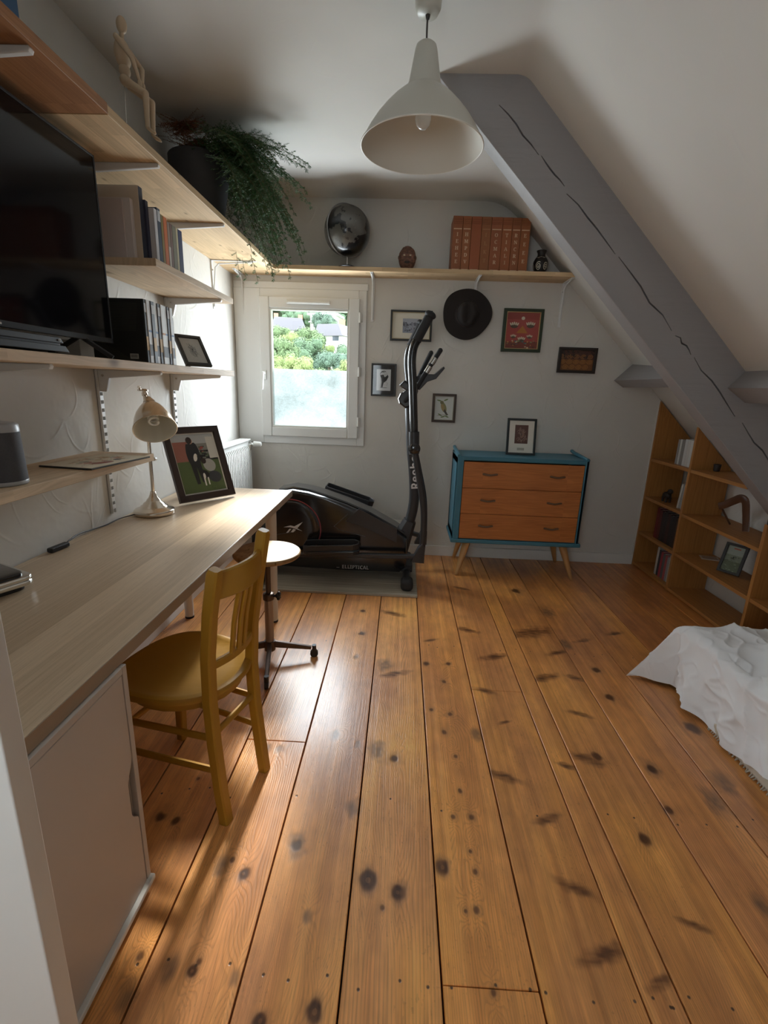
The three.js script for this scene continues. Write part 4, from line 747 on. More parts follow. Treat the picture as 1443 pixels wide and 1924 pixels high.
wallPic('dark green frame with red folk painting of flowers, right of the hat', .718, 1.008, 1.637, 1.938, .022, std(.025, .04, .018, .45), canvasTex(320, 360, (c, w, h) => {
  ink(c, '#a8483f'); c.fillRect(0, 0, w, h); ink(c, '#93392f'); c.fillRect(0, 0, w, h * .2); ink(c, '#7d3c30'); c.fillRect(0, h * .8, w, h * .2);
  const fl = (x, y, s) => { ink(c, '#57493a'); c.beginPath(); c.ellipse(x, y + s * .6, s * .9, s * .6, 0, 0, 7); c.fill(); ink(c, '#d8cdb6'); for (let k = -2; k <= 2; k++) { c.beginPath(); c.ellipse(x + k * s * .42, y - Math.abs(k) * -4, s * .18, s * .4, k * .25, 0, 7); c.fill(); } };
  fl(80, 110, 40); fl(235, 105, 40); ink(c, '#d9d0bd'); c.beginPath(); c.arc(160, 60, 17, 0, 7); c.fill(); ink(c, '#b5742f'); c.beginPath(); c.moveTo(160, 130); c.lineTo(215, 205); c.lineTo(105, 205); c.fill(); fl(80, 225, 26); fl(160, 250, 34); fl(235, 225, 26);
  for (let i = 0; i < 26; i++) { ink(c, ['#c08a4a', '#506a6e', '#d3c2a0', '#5c3b2c', '#8a8c5e'][i % 5]); c.fillRect(rr(20, 290), rr(270, 345), rr(8, 26), rr(8, 18)); }
}), null, 0, { inner: M.gold, depth: .024 });
wallPic('small dark landscape frame with orange spiral batik, rightmost on the wall', 1.150, 1.432, 1.50, 1.682, .02, std(.02, .013, .01, .5), canvasTex(320, 200, (c, w, h) => {
  ink(c, '#7a4a1c'); c.fillRect(0, 0, w, h); ink(c, '#4e2a20'); c.fillRect(0, 0, w, h * .45); c.strokeStyle = '#b17a35'; c.lineWidth = 4; for (let i = 0; i < 14; i++) { const x = 20 + (i % 5) * 66 + (i > 9 ? 30 : 0), y = 60 + Math.floor(i / 5) * 52; c.beginPath(); for (let a = 0; a < 16; a += .3) c.lineTo(x + Math.cos(a) * a * 1.9, y + Math.sin(a) * a * 1.6); c.stroke(); } ink(c, '#231512'); for (let i = 0; i < 30; i++) { c.beginPath(); c.ellipse(rr(0, w), rr(0, .4) * h, rr(4, 20), rr(3, 8), rnd() * 3, 0, 7); c.fill(); }
}), null, 0, { depth: .022 });
{
  const t = thing('felt_hat', 'dark brown felt hat with round brim hanging on the end wall', 'hat', [.443, 1.885, FAR + .034]);
  const felt = std(.020, .015, .014, .85);
  const W = 64, N = 26, pos = [], idx = [];
  for (let i = 0; i <= N; i++) for (let k = 0; k < W; k++) {
    const a = k / W * Math.PI * 2, s = i / N; let r, h;
    if (s < .5) { const q = s / .5; r = mixn(.178, .088, q); h = .012 + .012 * (1 - q) * Math.cos(2 * a) + .010 * q; } else { const q = (s - .5) / .5; r = .088 * Math.cos(q * Math.PI / 2) ** .55; h = .022 + .095 * Math.sin(q * Math.PI / 2) ** .8; }
    const ry = 1.0 + .0 * s, wob = 1 + .018 * Math.sin(3 * a + 1) * (1 - s) + .012 * Math.cos(5 * a);
    let X = Math.cos(a) * r * wob * (s > .5 ? .86 : 1), Y = Math.sin(a) * r * ry * wob * .985; if (s > .5) h -= .03 * Math.exp(-((X / .028) ** 2)) * (s - .5) * 2;
    pos.push(X, Y, h);
  }
  for (let i = 0; i < N; i++) for (let k = 0; k < W; k++) { const a = i * W + k, b = i * W + (k + 1) % W, c = a + W, d = b + W; idx.push(a, b, c, b, d, c); }
  const n0 = pos.length / 3; for (let i = 0; i < n0; i++) pos.push(pos[i * 3] * (1 - .008), pos[i * 3 + 1] * (1 - .008), pos[i * 3 + 2] - .004);
  const base = idx.length; for (let i = 0; i < base; i += 3) idx.push(idx[i] + n0, idx[i + 2] + n0, idx[i + 1] + n0);
  for (let k = 0; k < W; k++) { const a = k, b = (k + 1) % W; idx.push(a, a + n0, b, b, a + n0, b + n0); }
  const g = new THREE.BufferGeometry(); g.setAttribute('position', new THREE.Float32BufferAttribute(pos, 3)); g.setIndex(idx); g.computeVertexNormals(); g.setAttribute('uv', new THREE.Float32BufferAttribute(new Float32Array(pos.length / 3 * 2), 2));
  lpart(t, 'felt_body', g, felt);
  const band = []; for (let k = 0; k <= 64; k++) { const a = k / 64 * Math.PI * 2; band.push([Math.cos(a) * .0775, Math.sin(a) * .089, .036]); }
  lpart(t, 'hat_band', sweep(band, rect(.004, .022, .001), [0, 0, 1]), std(.030, .016, .013, .6), 'narrow reddish-brown band');
  lpart(t, 'peg', cyl([0, .02, -.034], [0, .02, .03], .006), M.steel);
}

// ---------------------------------------------------------------- radiator under the shelf by the window
{
  const t = thing('radiator', 'white ribbed panel radiator on the left wall beneath the window corner', 'radiator', [-1.23, .2, -3.2]);
  const x1 = -1.175, x0 = -1.255, z0 = -3.68, z1 = -2.84, y0 = .22, y1 = .915, ribs = [];
  part(t, 'back_panel', bx(x0, x1 - .012, y0, y1, z0, z1, .004), M.white);
  for (let z = z0 + .03; z < z1 - .02; z += .033) part(t, 'rib', sweep([[x1 - .012, y0 + .03, z], [x1 - .012, y0 + .06, z], [x1 - .012, y1 - .06, z], [x1 - .012, y1 - .03, z]], (s) => { const w = s > .1 && s < .9 ? 1 : .15; return [[-.012, -.001], [.012, -.001], [.008 * w, .018 * w], [-.008 * w, .018 * w]]; }, [1, 0, 0]), M.white);
  part(t, 'top_grille', merge([bx(x0 - .004, x1 + .004, y1, y1 + .012, z0 - .004, z1 + .004, .003), bx(x0 + .02, x1 - .02, y1 + .010, y1 + .014, z0 + .02, z1 - .02, .001)]), M.white);
  part(t, 'side_cover', bx(x0 - .004, x1 + .004, y0, y1, z0 - .006, z0 + .0, .002), M.white);
  const v = part(t, 'valve', merge([cyl([x1 - .02, .888, z0 + .012], [x1 + .03, .888, z0 + .012], .012), cyl([x1 + .0, .888, z0 + .012], [x1 + .0, .84, z0 + .012], .011)]), M.chrome);
  part(v, 'thermostat_head', merge([cyl([x1 + .03, .888, z0 + .012], [x1 + .085, .888, z0 + .012], .021, .019, 28), cyl([x1 + .085, .888, z0 + .012], [x1 + .09, .888, z0 + .012], .015, .013)]), M.white);
  part(t, 'wall_bracket', merge([bx(LEFT + .002, x0, .3, .33, -3.5, -3.47, .002), bx(LEFT + .002, x0, .8, .83, -3.5, -3.47, .002), bx(LEFT + .002, x0, .3, .33, -2.95, -2.92, .002), bx(LEFT + .002, x0, .8, .83, -2.95, -2.92, .002)]), M.white);
}

// ---------------------------------------------------------------- mustard chair
{
  const o = [-.67, 0, -1.35], F = [-.962, -.272], S = [.272, -.962];   // forward and sideways
  const P = (u, w, y) => [o[0] + F[0] * u + S[0] * w, y, o[2] + F[1] * u + S[1] * w];
  const t = thing('chair', 'mustard yellow wooden chair with slatted back pulled up to the desk', 'chair', o);
  const side = [S[0], 0, S[1]], m = M.mustard;
  const post = (w, top) => sweep([P(-.205, w, 0), P(-.192, w * 1.0, .12), P(-.178, w * .98, .28), P(-.172, w * .98, .43), P(-.178, w * 1.0, .58), P(-.198, w * 1.04, .72), P(-.226, w * 1.08, top - .012), P(-.229, w * 1.08, top)], (s) => rect(mixn(.034, .036, s) * (s > .98 ? .8 : 1), .036 * (s > .98 ? .8 : 1), .005), side);
  part(t, 'back_post', post(-.112, .862), m); part(t, 'back_post', post(.112, .905), m);
  for (const w of [-.14, .14]) part(t, 'front_leg', sweep([P(.178, w, 0), P(.165, w * .95, .25), P(.158, w * .93, .425)], (s) => rect(.03 + .006 * s, .03 + .006 * s, .004), side), m);
  // seat: rounded plate with a shallow dish and raised lip
  const ring = (rx, rz, y, n = 64) => [...Array(n)].map((_, k) => { const a = k / n * Math.PI * 2, ex = .82, cx = Math.sign(Math.cos(a)) * Math.abs(Math.cos(a)) ** ex, sx = Math.sign(Math.sin(a)) * Math.abs(Math.sin(a)) ** ex; const u = cx * rx, w = sx * rz * (1 + .12 * (u / rx)); return P(u - .0, w, y); });
  const rings = [ring(.002, .002, .428), ring(.185, .178, .428), ring(.2, .193, .434), ring(.203, .196, .446), ring(.199, .192, .454), ring(.185, .178, .456), ring(.176, .169, .452), ring(.14, .135, .446), ring(.07, .07, .443), ring(.002, .002, .442)];
  const pos = [], n = 64; for (let i = 0; i < rings.length - 1; i++) for (let k = 0; k < n; k++) { const a = rings[i][k], b = rings[i][(k + 1) % n], c = rings[i + 1][k], d = rings[i + 1][(k + 1) % n]; pos.push(...a, ...b, ...c, ...b, ...d, ...c); }
  let sg = new THREE.BufferGeometry(); sg.setAttribute('position', new THREE.Float32BufferAttribute(pos, 3)); sg.computeVertexNormals(); part(t, 'seat', uvm(toCreasedNormals(sg, 50 * D2R), 'x'), m);
  part(t, 'seat_apron', sweep([...Array(25)].map((_, k) => { const a = k / 24 * Math.PI * 2; return P(Math.cos(a) * .172, Math.sin(a) * .16, .412); }), rect(.016, .032, .003), [0, 1, 0], 'x'), m);
  const curve = (u0, bow, y, w0 = -.11, w1 = .11) => [...Array(11)].map((_, k) => { const s = k / 10; return P(u0 - bow * Math.sin(Math.PI * s), mixn(w0, w1, s), y); });
  part(t, 'top_rail', sweep(curve(-.212, .03, .805, -.116, .117), (s) => rect(.018, .088 - .012 * Math.abs(s - .5), .005), [0, 1, 0], 'x'), m);
  part(t, 'lower_rail', sweep(curve(-.176, .024, .545), rect(.016, .028, .004), [0, 1, 0], 'x'), m);
  for (const w of [-.03, .0, .03]) { const b = Math.cos(w / .11 * Math.PI / 2); part(t, 'back_slat', sweep([P(-.178 - .024 * b, w, .55), P(-.19 - .026 * b, w, .66), P(-.212 - .03 * b, w, .78)], rect(.012, .018, .003), side), m); }
  const bar = (a, b, r = .0105) => sweep([a, b], [...Array(10)].map((_, k) => [Math.cos(k * .6283) * r * .9, Math.sin(k * .6283) * r * 1.15]), [0, 1, 0], 'x');
  for (const w of [-1, 1]) { part(t, 'side_stretcher', bar(P(-.176, .11 * w, .30), P(.163, .134 * w, .295)), m); part(t, 'side_stretcher', bar(P(-.186, .111 * w, .185), P(.17, .136 * w, .185)), m); }
  part(t, 'back_stretcher', bar(P(-.176, -.11, .31), P(-.176, .11, .31)), m);
  part(t, 'front_stretcher', bar(P(.163, -.134, .255), P(.163, .134, .255)), m);
}
// ---------------------------------------------------------------- round stool
{
  const x = -.615, z = -2.115, t = thing('work_stool', 'round wooden stool on an adjustable steel column behind the yellow chair', 'stool', [x, 0, z]);
  const worn = mapped(tex(256, 256, (u, v) => { const d = Math.hypot(u - .5, v - .5) * 2, g = fbm(u * 40 + fbm(u * 5, v * 5, 2) * 4, v * 8, 3), b = fbm(u * 9, v * 9, 4), s = (g - .5) * 40 + (b - .5) * 60; const spot = vn(u * 22, v * 22) > .9 ? -50 : 0; return [152 + s + spot, 122 + s + spot, 80 + s * .8 + spot]; }), .5);
  const seat = lathe([[0, .548], [.13, .548], [.152, .553], [.159, .562], [.158, .572], [.15, .578], [.12, .576], [0, .572]], 64), up = seat.attributes.uv, sp = seat.attributes.position; for (let i = 0; i < sp.count; i++) up.setXY(i, sp.getX(i) / .34 + .5, sp.getZ(i) / .34 + .5);
  part(t, 'seat', seat.translate(x, 0, z), worn);
  const dark = std(.12, .085, .07, .4, { metalness: .7 }), tubeM = std(.34, .28, .25, .4, { metalness: .6 });
  part(t, 'seat_plate', cyl([x, .538, z], [x, .548, z], .07), dark);
  part(t, 'inner_rod', cyl([x, .30, z], [x, .54, z], .013), dark);
  part(t, 'outer_tube', merge([cyl([x, .055, z], [x, .33, z], .021, .021, 28)]), tubeM);
  const col = part(t, 'clamp_collar', lathe([[.013, .325], [.026, .325], [.028, .33], [.028, .352], [.024, .358], [.013, .36]], 28).translate(x, 0, z), dark);
  const kx = x + .05, kz = z + .012, lobes = [cyl([x + .02, .345, z + .004], [kx, .352, kz], .006)]; for (let k = 0; k < 5; k++) { const a = k * Math.PI * .4; lobes.push(new THREE.SphereGeometry(.0085, 10, 8).translate(kx + .004, .352 + Math.cos(a) * .014, kz + Math.sin(a) * .014)); } lobes.push(new THREE.SphereGeometry(.014, 12, 10).translate(kx, .352, kz));
  part(col, 'star_knob', merge(lobes), M.black);
  part(t, 'hub', cyl([x, .05, z], [x, .10, z], .027), dark);
  for (let k = 0; k < 4; k++) {
    const a = (-9.5 + 88 * k) * D2R, dx = Math.cos(a), dz = Math.sin(a), L = k === 1 ? .255 : .22;
    const leg = part(t, 'foot_arm', sweep([[x + dx * .015, .082, z + dz * .015], [x + dx * (L - .015), .052, z + dz * (L - .015)]], (s) => rect(.02, mixn(.036, .018, s), .004), [0, 1, 0]), dark);
    part(leg, 'caster', merge([cyl([x + dx * L, .03, z + dz * L], [x + dx * L, .066, z + dz * L], .011), new THREE.CylinderGeometry(.02, .02, .018, 20).rotateZ(Math.PI / 2).rotateY(-a + Math.PI / 2).translate(x + dx * L, .02, z + dz * L)]), M.black);
  }
}

// ---------------------------------------------------------------- cross-trainer on its board
{
  const b = thing('floor_board', 'pale grey-oak board lying under the black cross-trainer', 'board', [-.35, 0, -3.25]);
  part(b, 'panel', bx(-1.0, .154, .0015, .0165, -3.62, -2.908, .002, 'x'), (() => { const m = M.greyOak; return m; })());
  part(b, 'joint_strip', bx(-1.0, .154, .0162, .0169, -3.16, -3.157, .0002, 'x'), std(.12, .11, .09, .7));
  const t = thing('cross_trainer', 'black elliptical cross-trainer standing on the pale board by the window', 'exercise machine', [-.35, .0165, -3.27]);
  const zc = -3.27, gl = M.blackGloss, dp = M.darkPlastic;
  const hull = [[-1.0, .12], [-.90, .085], [-.39, .072], [.03, .075], [.075, .12], [.07, .33], [.04, .352], [-.022, .396], [-.21, .495], [-.36, .556], [-.505, .603], [-.62, .634], [-.73, .648], [-.83, .632], [-.93, .57], [-1.0, .46], [-1.03, .34], [-1.03, .2]];
  part(t, 'housing', prism(hull, zc - .115, zc + .115, .016, 'x', true), gl);
  const top = [[-.83, .632], [-.73, .652], [-.62, .638], [-.505, .607], [-.36, .56], [-.21, .5], [-.022, .4], [.05, .352]];
  part(t, 'top_ridge', sweep(top.map(([x, y]) => [x, y, zc]), rect(.020, .16, .008), [0, 0, 1]), gl);
  const cx = -.745, cy = .368, zn = zc + .115;
  part(t, 'side_disc', lathe([[0, .012], [.15, .012], [.19, .008], [.203, .001], [.203, 0], [0, 0]], 72).rotateX(Math.PI / 2).translate(cx, cy, zn - .001), gl);
  part(t, 'red_ring', new THREE.TorusGeometry(.212, .0042, 10, 96).translate(cx, cy, zn + .001), std(.26, .035, .045, .45), 'thin dull red ring');
  part(t, 'seam', merge([sweep([[-.955, .30, zn + .0105], [-.74, .345, zn + .0115], [-.55, .40, zn + .003]], rect(.003, .002, .0005), [0, 0, 1]), sweep([[-.345, .49, zn + .0005], [-.44, .40, zn + .0005], [-.40, .375, zn + .0005], [-.22, .335, zn + .0005]], rect(.004, .002, .0005), [0, 0, 1])]), std(.09, .09, .095, .35));
  part(t, 'collar_panel', prism([[-.27, .535], [-.36, .44], [-.22, .40], [.0, .30], [.0, .40], [-.2, .5]], zn - .004, zn + .004, .003), dp);
  // delta emblem and lettering
  const lg = (pts) => prism(pts.map(([a, bb]) => [-.792 + a * .145, .352 + bb * .145]), zn + .0108, zn + .0122, 0);
  part(t, 'emblem', merge([lg([[0, .20], [.34, .30], [.52, .26], [.93, .50], [.66, .17], [.90, .04], [.52, .16], [.3, .21]]), lg([[.12, -.08], [.22, -.06], [.38, .13], [.28, .13]]), lg([[.34, -.04], [.46, -.04], [.60, .10], [.46, .13]])]), M.printWhite, 'white three-stroke emblem');
  part(t, 'lettering', letters('ELLIPTICAL', .026, font, .001).translate(-.285, .103, zn + .0002), std(.42, .42, .43, .6), 'grey ELLIPTICAL lettering');
  part(t, 'lettering_mark', bx(-.42, -.40, .094, .098, zn, zn + .001, 0), std(.42, .42, .43, .6));
  // mast
  part(t, 'mast', capTube([[.03, .10, zc], [.052, .24, zc], [.082, .40, zc], [.106, .52, zc], [.112, .62, zc], [.098, .80, zc], [.078, .95, zc], [.06, 1.15, zc], [.05, 1.30, zc]], .036, 60, 20), dp);
  part(t, 'mast_sleeve', sweep([[.005, .20, zc], [.05, .33, zc], [.09, .435, zc]], (s) => rect(mixn(.15, .088, s), mixn(.13, .09, s), .02), [0, 0, 1]), dp);
  { const g = letters('Reebok', .058, font, .001).rotateZ(Math.PI / 2 + .09); part(t, 'brand_lettering', g.translate(.102, .815, zc + .0355), M.printWhite, 'white Reebok lettering up the mast'); }
  // console and fixed grips
  part(t, 'console', prism([[-.02, 1.25], [.02, 1.22], [.075, 1.24], [.10, 1.33], [.09, 1.37], [.04, 1.375], [.01, 1.40], [-.025, 1.365], [-.005, 1.345], [.02, 1.335], [-.015, 1.315], [-.03, 1.28]], zc - .10, zc + .10, .01, 'x'), gl);
  part(t, 'book_rest', prism([[.075, 1.345], [.11, 1.34], [.155, 1.392], [.21, 1.412], [.262, 1.478], [.255, 1.49], [.2, 1.44], [.12, 1.44], [.075, 1.42]], zc - .11, zc + .11, .005, 'x'), dp);
  for (const s of [1, -1]) {
    const g = part(t, 'fixed_grip', capTube([[.02, 1.27, zc + s * .10], [.075, 1.335, zc + s * .115], [.14 - (s < 0 ? .025 : 0), 1.445, zc + s * .115], [.225 - (s < 0 ? .045 : 0), 1.585, zc + s * .115]], .0155, 30, 14), M.rubber);
    if (s > 0) part(g, 'pulse_sensor', merge([cyl([.143, 1.449, zc + s * .115], [.166, 1.487, zc + s * .115], .0172), cyl([.175, 1.502, zc + s * .115], [.198, 1.54, zc + s * .115], .0172)]), M.steel);
  }
  // swinging arms
  const arm = (s, sh) => {
    const z = zc + s * .20, L = (p, dz = 0) => p.map(([x, y]) => [x + sh * (y - .985), y, z + s * dz]);
    const a = part(t, 'swing_arm', merge([tube(L([[.172, .21], [.178, .34], [.172, .56], [.132, .775], [.1, .93], [.09, .99]]), .021, 40, 14), tube(L([[.09, .94], [.083, 1.08]]), .034, 8, 16)]), dp);
    part(a, 'pivot_cap', merge([new THREE.CylinderGeometry(.038, .038, .05, 28).rotateX(Math.PI / 2).translate(.09 , .975, z + s * .005), new THREE.SphereGeometry(.034, 20, 12).scale(1, 1, .4).translate(.09, .975, z + s * .03)]), gl);
    part(a, 'upper_tube', tube(L([[.084, 1.06], [.074, 1.2], [.06, 1.38], [.048, 1.52], [.055, 1.59], [.078, 1.645]]), .026, 40, 16), gl);
    part(a, 'foam_grip', merge([tube(L([[.07, 1.63], [.1, 1.69], [.138, 1.765]]), .029, 14, 16)]), M.rubber);
    const e = L([[.141, 1.772]])[0]; part(a, 'end_cap', new THREE.SphereGeometry(.036, 20, 14).scale(1, .62, 1).rotateZ(-.45).translate(e[0] + .006, e[1] + .008, e[2]), M.rubber);
    const f = L([[.172, .21]])[0]; part(a, 'lower_joint', merge([prism([[f[0] - .07, .2], [f[0] + .022, .195], [f[0] + .022, .30], [f[0] + .002, .335], [f[0] - .025, .30]], z - .03, z + .03, .006), cyl([f[0], .235, z - .035], [f[0], .235, z + .035], .02)]), dp);
  };
  arm(1, 0); arm(-1, -.045);
  part(t, 'arm_axle', cyl([.088, .975, zc - .21], [.088, .975, zc + .21], .014), M.steel);
  // pedals with rims and their bars
  const pedal = (s, x, y, tilt) => {
    const z = zc + s * .205, o = new THREE.Matrix4().makeRotationZ(tilt).setPosition(x, y, z), ol = [[-.185, -.055], [-.15, -.068], [.15, -.062], [.185, -.03], [.185, .03], [.15, .062], [-.15, .068], [-.185, .055]];
    const sh = new THREE.Shape(ol.map((p) => new THREE.Vector2(...p)));
    const base = new THREE.ExtrudeGeometry(sh, { depth: .014, bevelEnabled: true, bevelSize: .004, bevelThickness: .004, bevelSegments: 2 }).rotateX(-Math.PI / 2);
    const rim = sweep([...ol, ol[0]].map(([a, bb], i) => [a, .018 + (a > .12 ? .03 : a < -.12 ? .022 : 0), bb]), rect(.008, .04, .003), [0, 1, 0]);
    const p = part(t, 'pedal', uvm(merge([base, rim]), 'x').applyMatrix4(o), dp);
    const tr = []; for (let k = -6; k <= 6; k++) tr.push(bx(k * .024 - .005, k * .024 + .005, .018, .022, -.045, .045, .001)); part(p, 'tread', merge(tr).applyMatrix4(o), M.rubber);
  };
  pedal(1, -.44, .248, .03); pedal(-1, -.38, .515, -.33);
  part(t, 'pedal_bar', sweep([[-.80, .20, zc + .19], [-.4, .218, zc + .19], [.17, .235, zc + .20]], rect(.03, .038, .006), [0, 0, 1]), dp);
  part(t, 'pedal_bar', sweep([[-.80, .50, zc - .19], [-.4, .42, zc - .19], [.18, .26, zc - .20]], rect(.03, .038, .006), [0, 0, 1]), dp);
  for (const [x, l] of [[.082, .30], [-.93, .30]]) {
    const st = part(t, 'stabiliser', merge([cyl([x, .055, zc - l + .03], [x, .055, zc + l - .03], .03, .03, 24), bx(x - .04, x + .04, .06, .12, zc - .06, zc + .06, .006)]), dp);
    for (const s of [-1, 1]) part(st, 'end_cap', uvm(new RoundedBoxGeometry(.085, .078, .12, 3, .03).translate(x, .0555, zc + s * (l - .045))), M.rubber);
  }
}

// ---------------------------------------------------------------- chest of drawers
{
  const t = thing('chest_of_drawers', 'blue painted chest with three orange wooden drawers and splayed legs', 'dresser', [.88, 0, -3.55]);
  const zf = -3.375, zb = -3.735, x0 = .412, x1 = 1.338, y0 = .262, y1 = .895;
  // sides lean in a little towards the bottom back; upper ends rise as low wings
  for (const [a, b] of [[x0, x0 + .045], [x1 - .022, x1]]) part(t, 'side_panel', merge([bx(a, a + .02 < b ? a + .02 : b, y0 + .01, y1 - .01, zb, zf, .004, 'y'), bx(a, b, y0, y1, zf - .04, zf + .006, .006, 'y'), bx(a, a + .026 < b ? a + .026 : b, y0, y1, zb, zb + .05, .004, 'y'), bx(a, a + .026 < b ? a + .026 : b, y1 - .06, y1, zb, zf, .004), bx(a, a + .026 < b ? a + .026 : b, y0, y0 + .06, zb, zf, .004)]), M.blue);
  part(t, 'right_stile', bx(x1 - .024, x1, y0, y1, zf - .04, zf + .006, .006, 'y'), M.blue);
  part(t, 'top', bx(x0 + .005, x1 - .005, y1 - .03, y1, zb, zf + .004, .005, 'x'), M.blue);
  for (const [a, s] of [[x0 - .002, 1], [x1 - .022, 1]]) part(t, 'top_wing', sweep([[a + .012, y1 + .002, zf + .004], [a + .012, y1 + .008, zf - .1], [a + .012, y1 + .018, zb + .06], [a + .012, y1 + .026, zb + .012]], rect(.024, .022, .006), [0, 1, 0]), M.blue);
  part(t, 'bottom_plinth', bx(x0 - .012, x1 + .018, y0 - .012, y0 + .018, zb - .0, zf + .014, .008, 'x'), M.blue);
  part(t, 'carcass_back', merge([bx(x0 + .02, x1 - .02, y0 + .01, y1 - .02, zb, zb + .012, .001), bx(x0 + .044, x1 - .022, y0, y1 - .02, zf - .30, zf - .29, .001)]), std(.06, .045, .035, .8));
  for (const y of [.2835, .4755, .6675]) {
    const d = part(t, 'drawer', bx(.4595, 1.3125, y, y + .1895, zf - .022, zf - .001, .003, 'x'), M.drawer);
    part(d, 'drawer_box', merge([bx(.47, .48, y + .01, y + .16, zf - .28, zf - .022, .001), bx(1.29, 1.30, y + .01, y + .16, zf - .28, zf - .022, .001), bx(.48, 1.29, y + .01, y + .02, zf - .28, zf - .022, .001)]), M.legWood);
    for (const x of [.648, 1.125]) part(d, 'handle', merge([capTube([[x - .048, y + .106, zf + .014], [x, y + .1, zf + .02], [x + .048, y + .106, zf + .014]], .0072, 16, 12), cyl([x - .036, y + .104, zf - .002], [x - .036, y + .104, zf + .015], .004), cyl([x + .036, y + .104, zf - .002], [x + .036, y + .104, zf + .015], .004)]), std(.16, .09, .05, .4));
  }
  for (const [a, b, ex, ez] of [[.53, -3.42, -.072, .075], [1.24, -3.42, .078, .068], [.53, -3.68, -.05, -.055], [1.24, -3.68, .075, -.055]]) part(t, 'leg', lathe([[0, 0], [.0115, 0], [.013, .01], [.028, .20], [.03, .25], [0, .25]], 24).applyMatrix4(new THREE.Matrix4().makeBasis(V3(1, 0, 0), V3(-ex, .252, -ez).divideScalar(.252), V3(0, 0, 1))).translate(a + ex, 0, b + ez), M.legWood);
  standingFrame('photo_frame', 'dark frame with small brown print in cream mount on the blue chest', [.884, .895, -3.53], 0, 9 * D2R, .213, .265, .016, .016, std(.018, .026, .028, .35), canvasTex(160, 240, (c, w, h) => { ink(c, '#5e3d34'); c.fillRect(0, 0, w, h); c.strokeStyle = '#a58a7c'; c.lineWidth = 4; for (let i = 0; i < 22; i++) { c.beginPath(); const a = rr(20, 140), b = rr(40, 200); c.moveTo(a, b); c.bezierCurveTo(a + rr(-40, 40), b + rr(-40, 40), a + rr(-40, 40), b + rr(-40, 40), a + rr(-30, 30), b + rr(-50, 50)); c.stroke(); } ink(c, '#8a6a5a'); c.beginPath(); c.ellipse(90, 130, 24, 40, .3, 0, 7); c.fill(); }), std(.78, .76, .68, .85), .05, { pw: .096, ph: .135, oy: .018, mountLabel: 'cream mount' });
  const fr = scene.children[scene.children.length - 1]; const lb = bx(-.026, .026, .034, .052, .0062, .0074, 0); lb.applyMatrix4(new THREE.Matrix4().makeRotationX(-9 * D2R).setPosition(0, Math.sin(9 * D2R) * .016 + .001, 0)); lpart(fr, 'caption_label', lb, std(.42, .40, .34, .8));
}

// ---------------------------------------------------------------- bookcase under the slope
{
  const X0 = 1.955, X1 = 2.222, t = thing('bookcase', 'brown open bookcase cut to fit under the roof slope', 'bookcase', [2.09, 0, -3.0]);
  const up = (z, c, hmax, th = .022) => { const f = Math.min(hmax, c - X0 - .012), b = Math.min(hmax, c - X1 - .012); return prism([[X0, 0], [X1, 0], [X1, b], [X0, f]], z, z + th, .001, 'y'); };
  part(t, 'upright', up(-3.772, 3.283, 9), M.oakShelf); part(t, 'upright', up(-3.252, 3.13, 9), M.oakShelf); part(t, 'upright', up(-2.50, 2.68, 9), M.oakShelf); part(t, 'upright', up(-2.21, 3.08, .62), M.oakShelf);
  const sh = (z0, z1, y, x1 = X1) => part(t, 'shelf', bx(X0 + .003, x1, y - .022, y, z0, z1, .0015, 'z'), M.oakShelf);
  for (const y of [.03, .293, .583, .883]) sh(-3.75, -3.252, y);
  for (const y of [.03, .293, .575]) sh(-3.23, -2.50, y);
  part(t, 'shelf', prism([[X0 + .003, .861], [X1, .861], [X1, .883], [X0 + .003, .883]], -3.23, -2.69, .001, 'z'), M.oakShelf);
  for (const y of [.03, .293]) sh(-2.478, -2.21, y);
  part(t, 'end_strip', bx(X0 - .006, X0 + .0, .0, 1.322, -3.776, -3.764, .002, 'y'), M.whitePaint, 'white filler strip against the end wall');
}
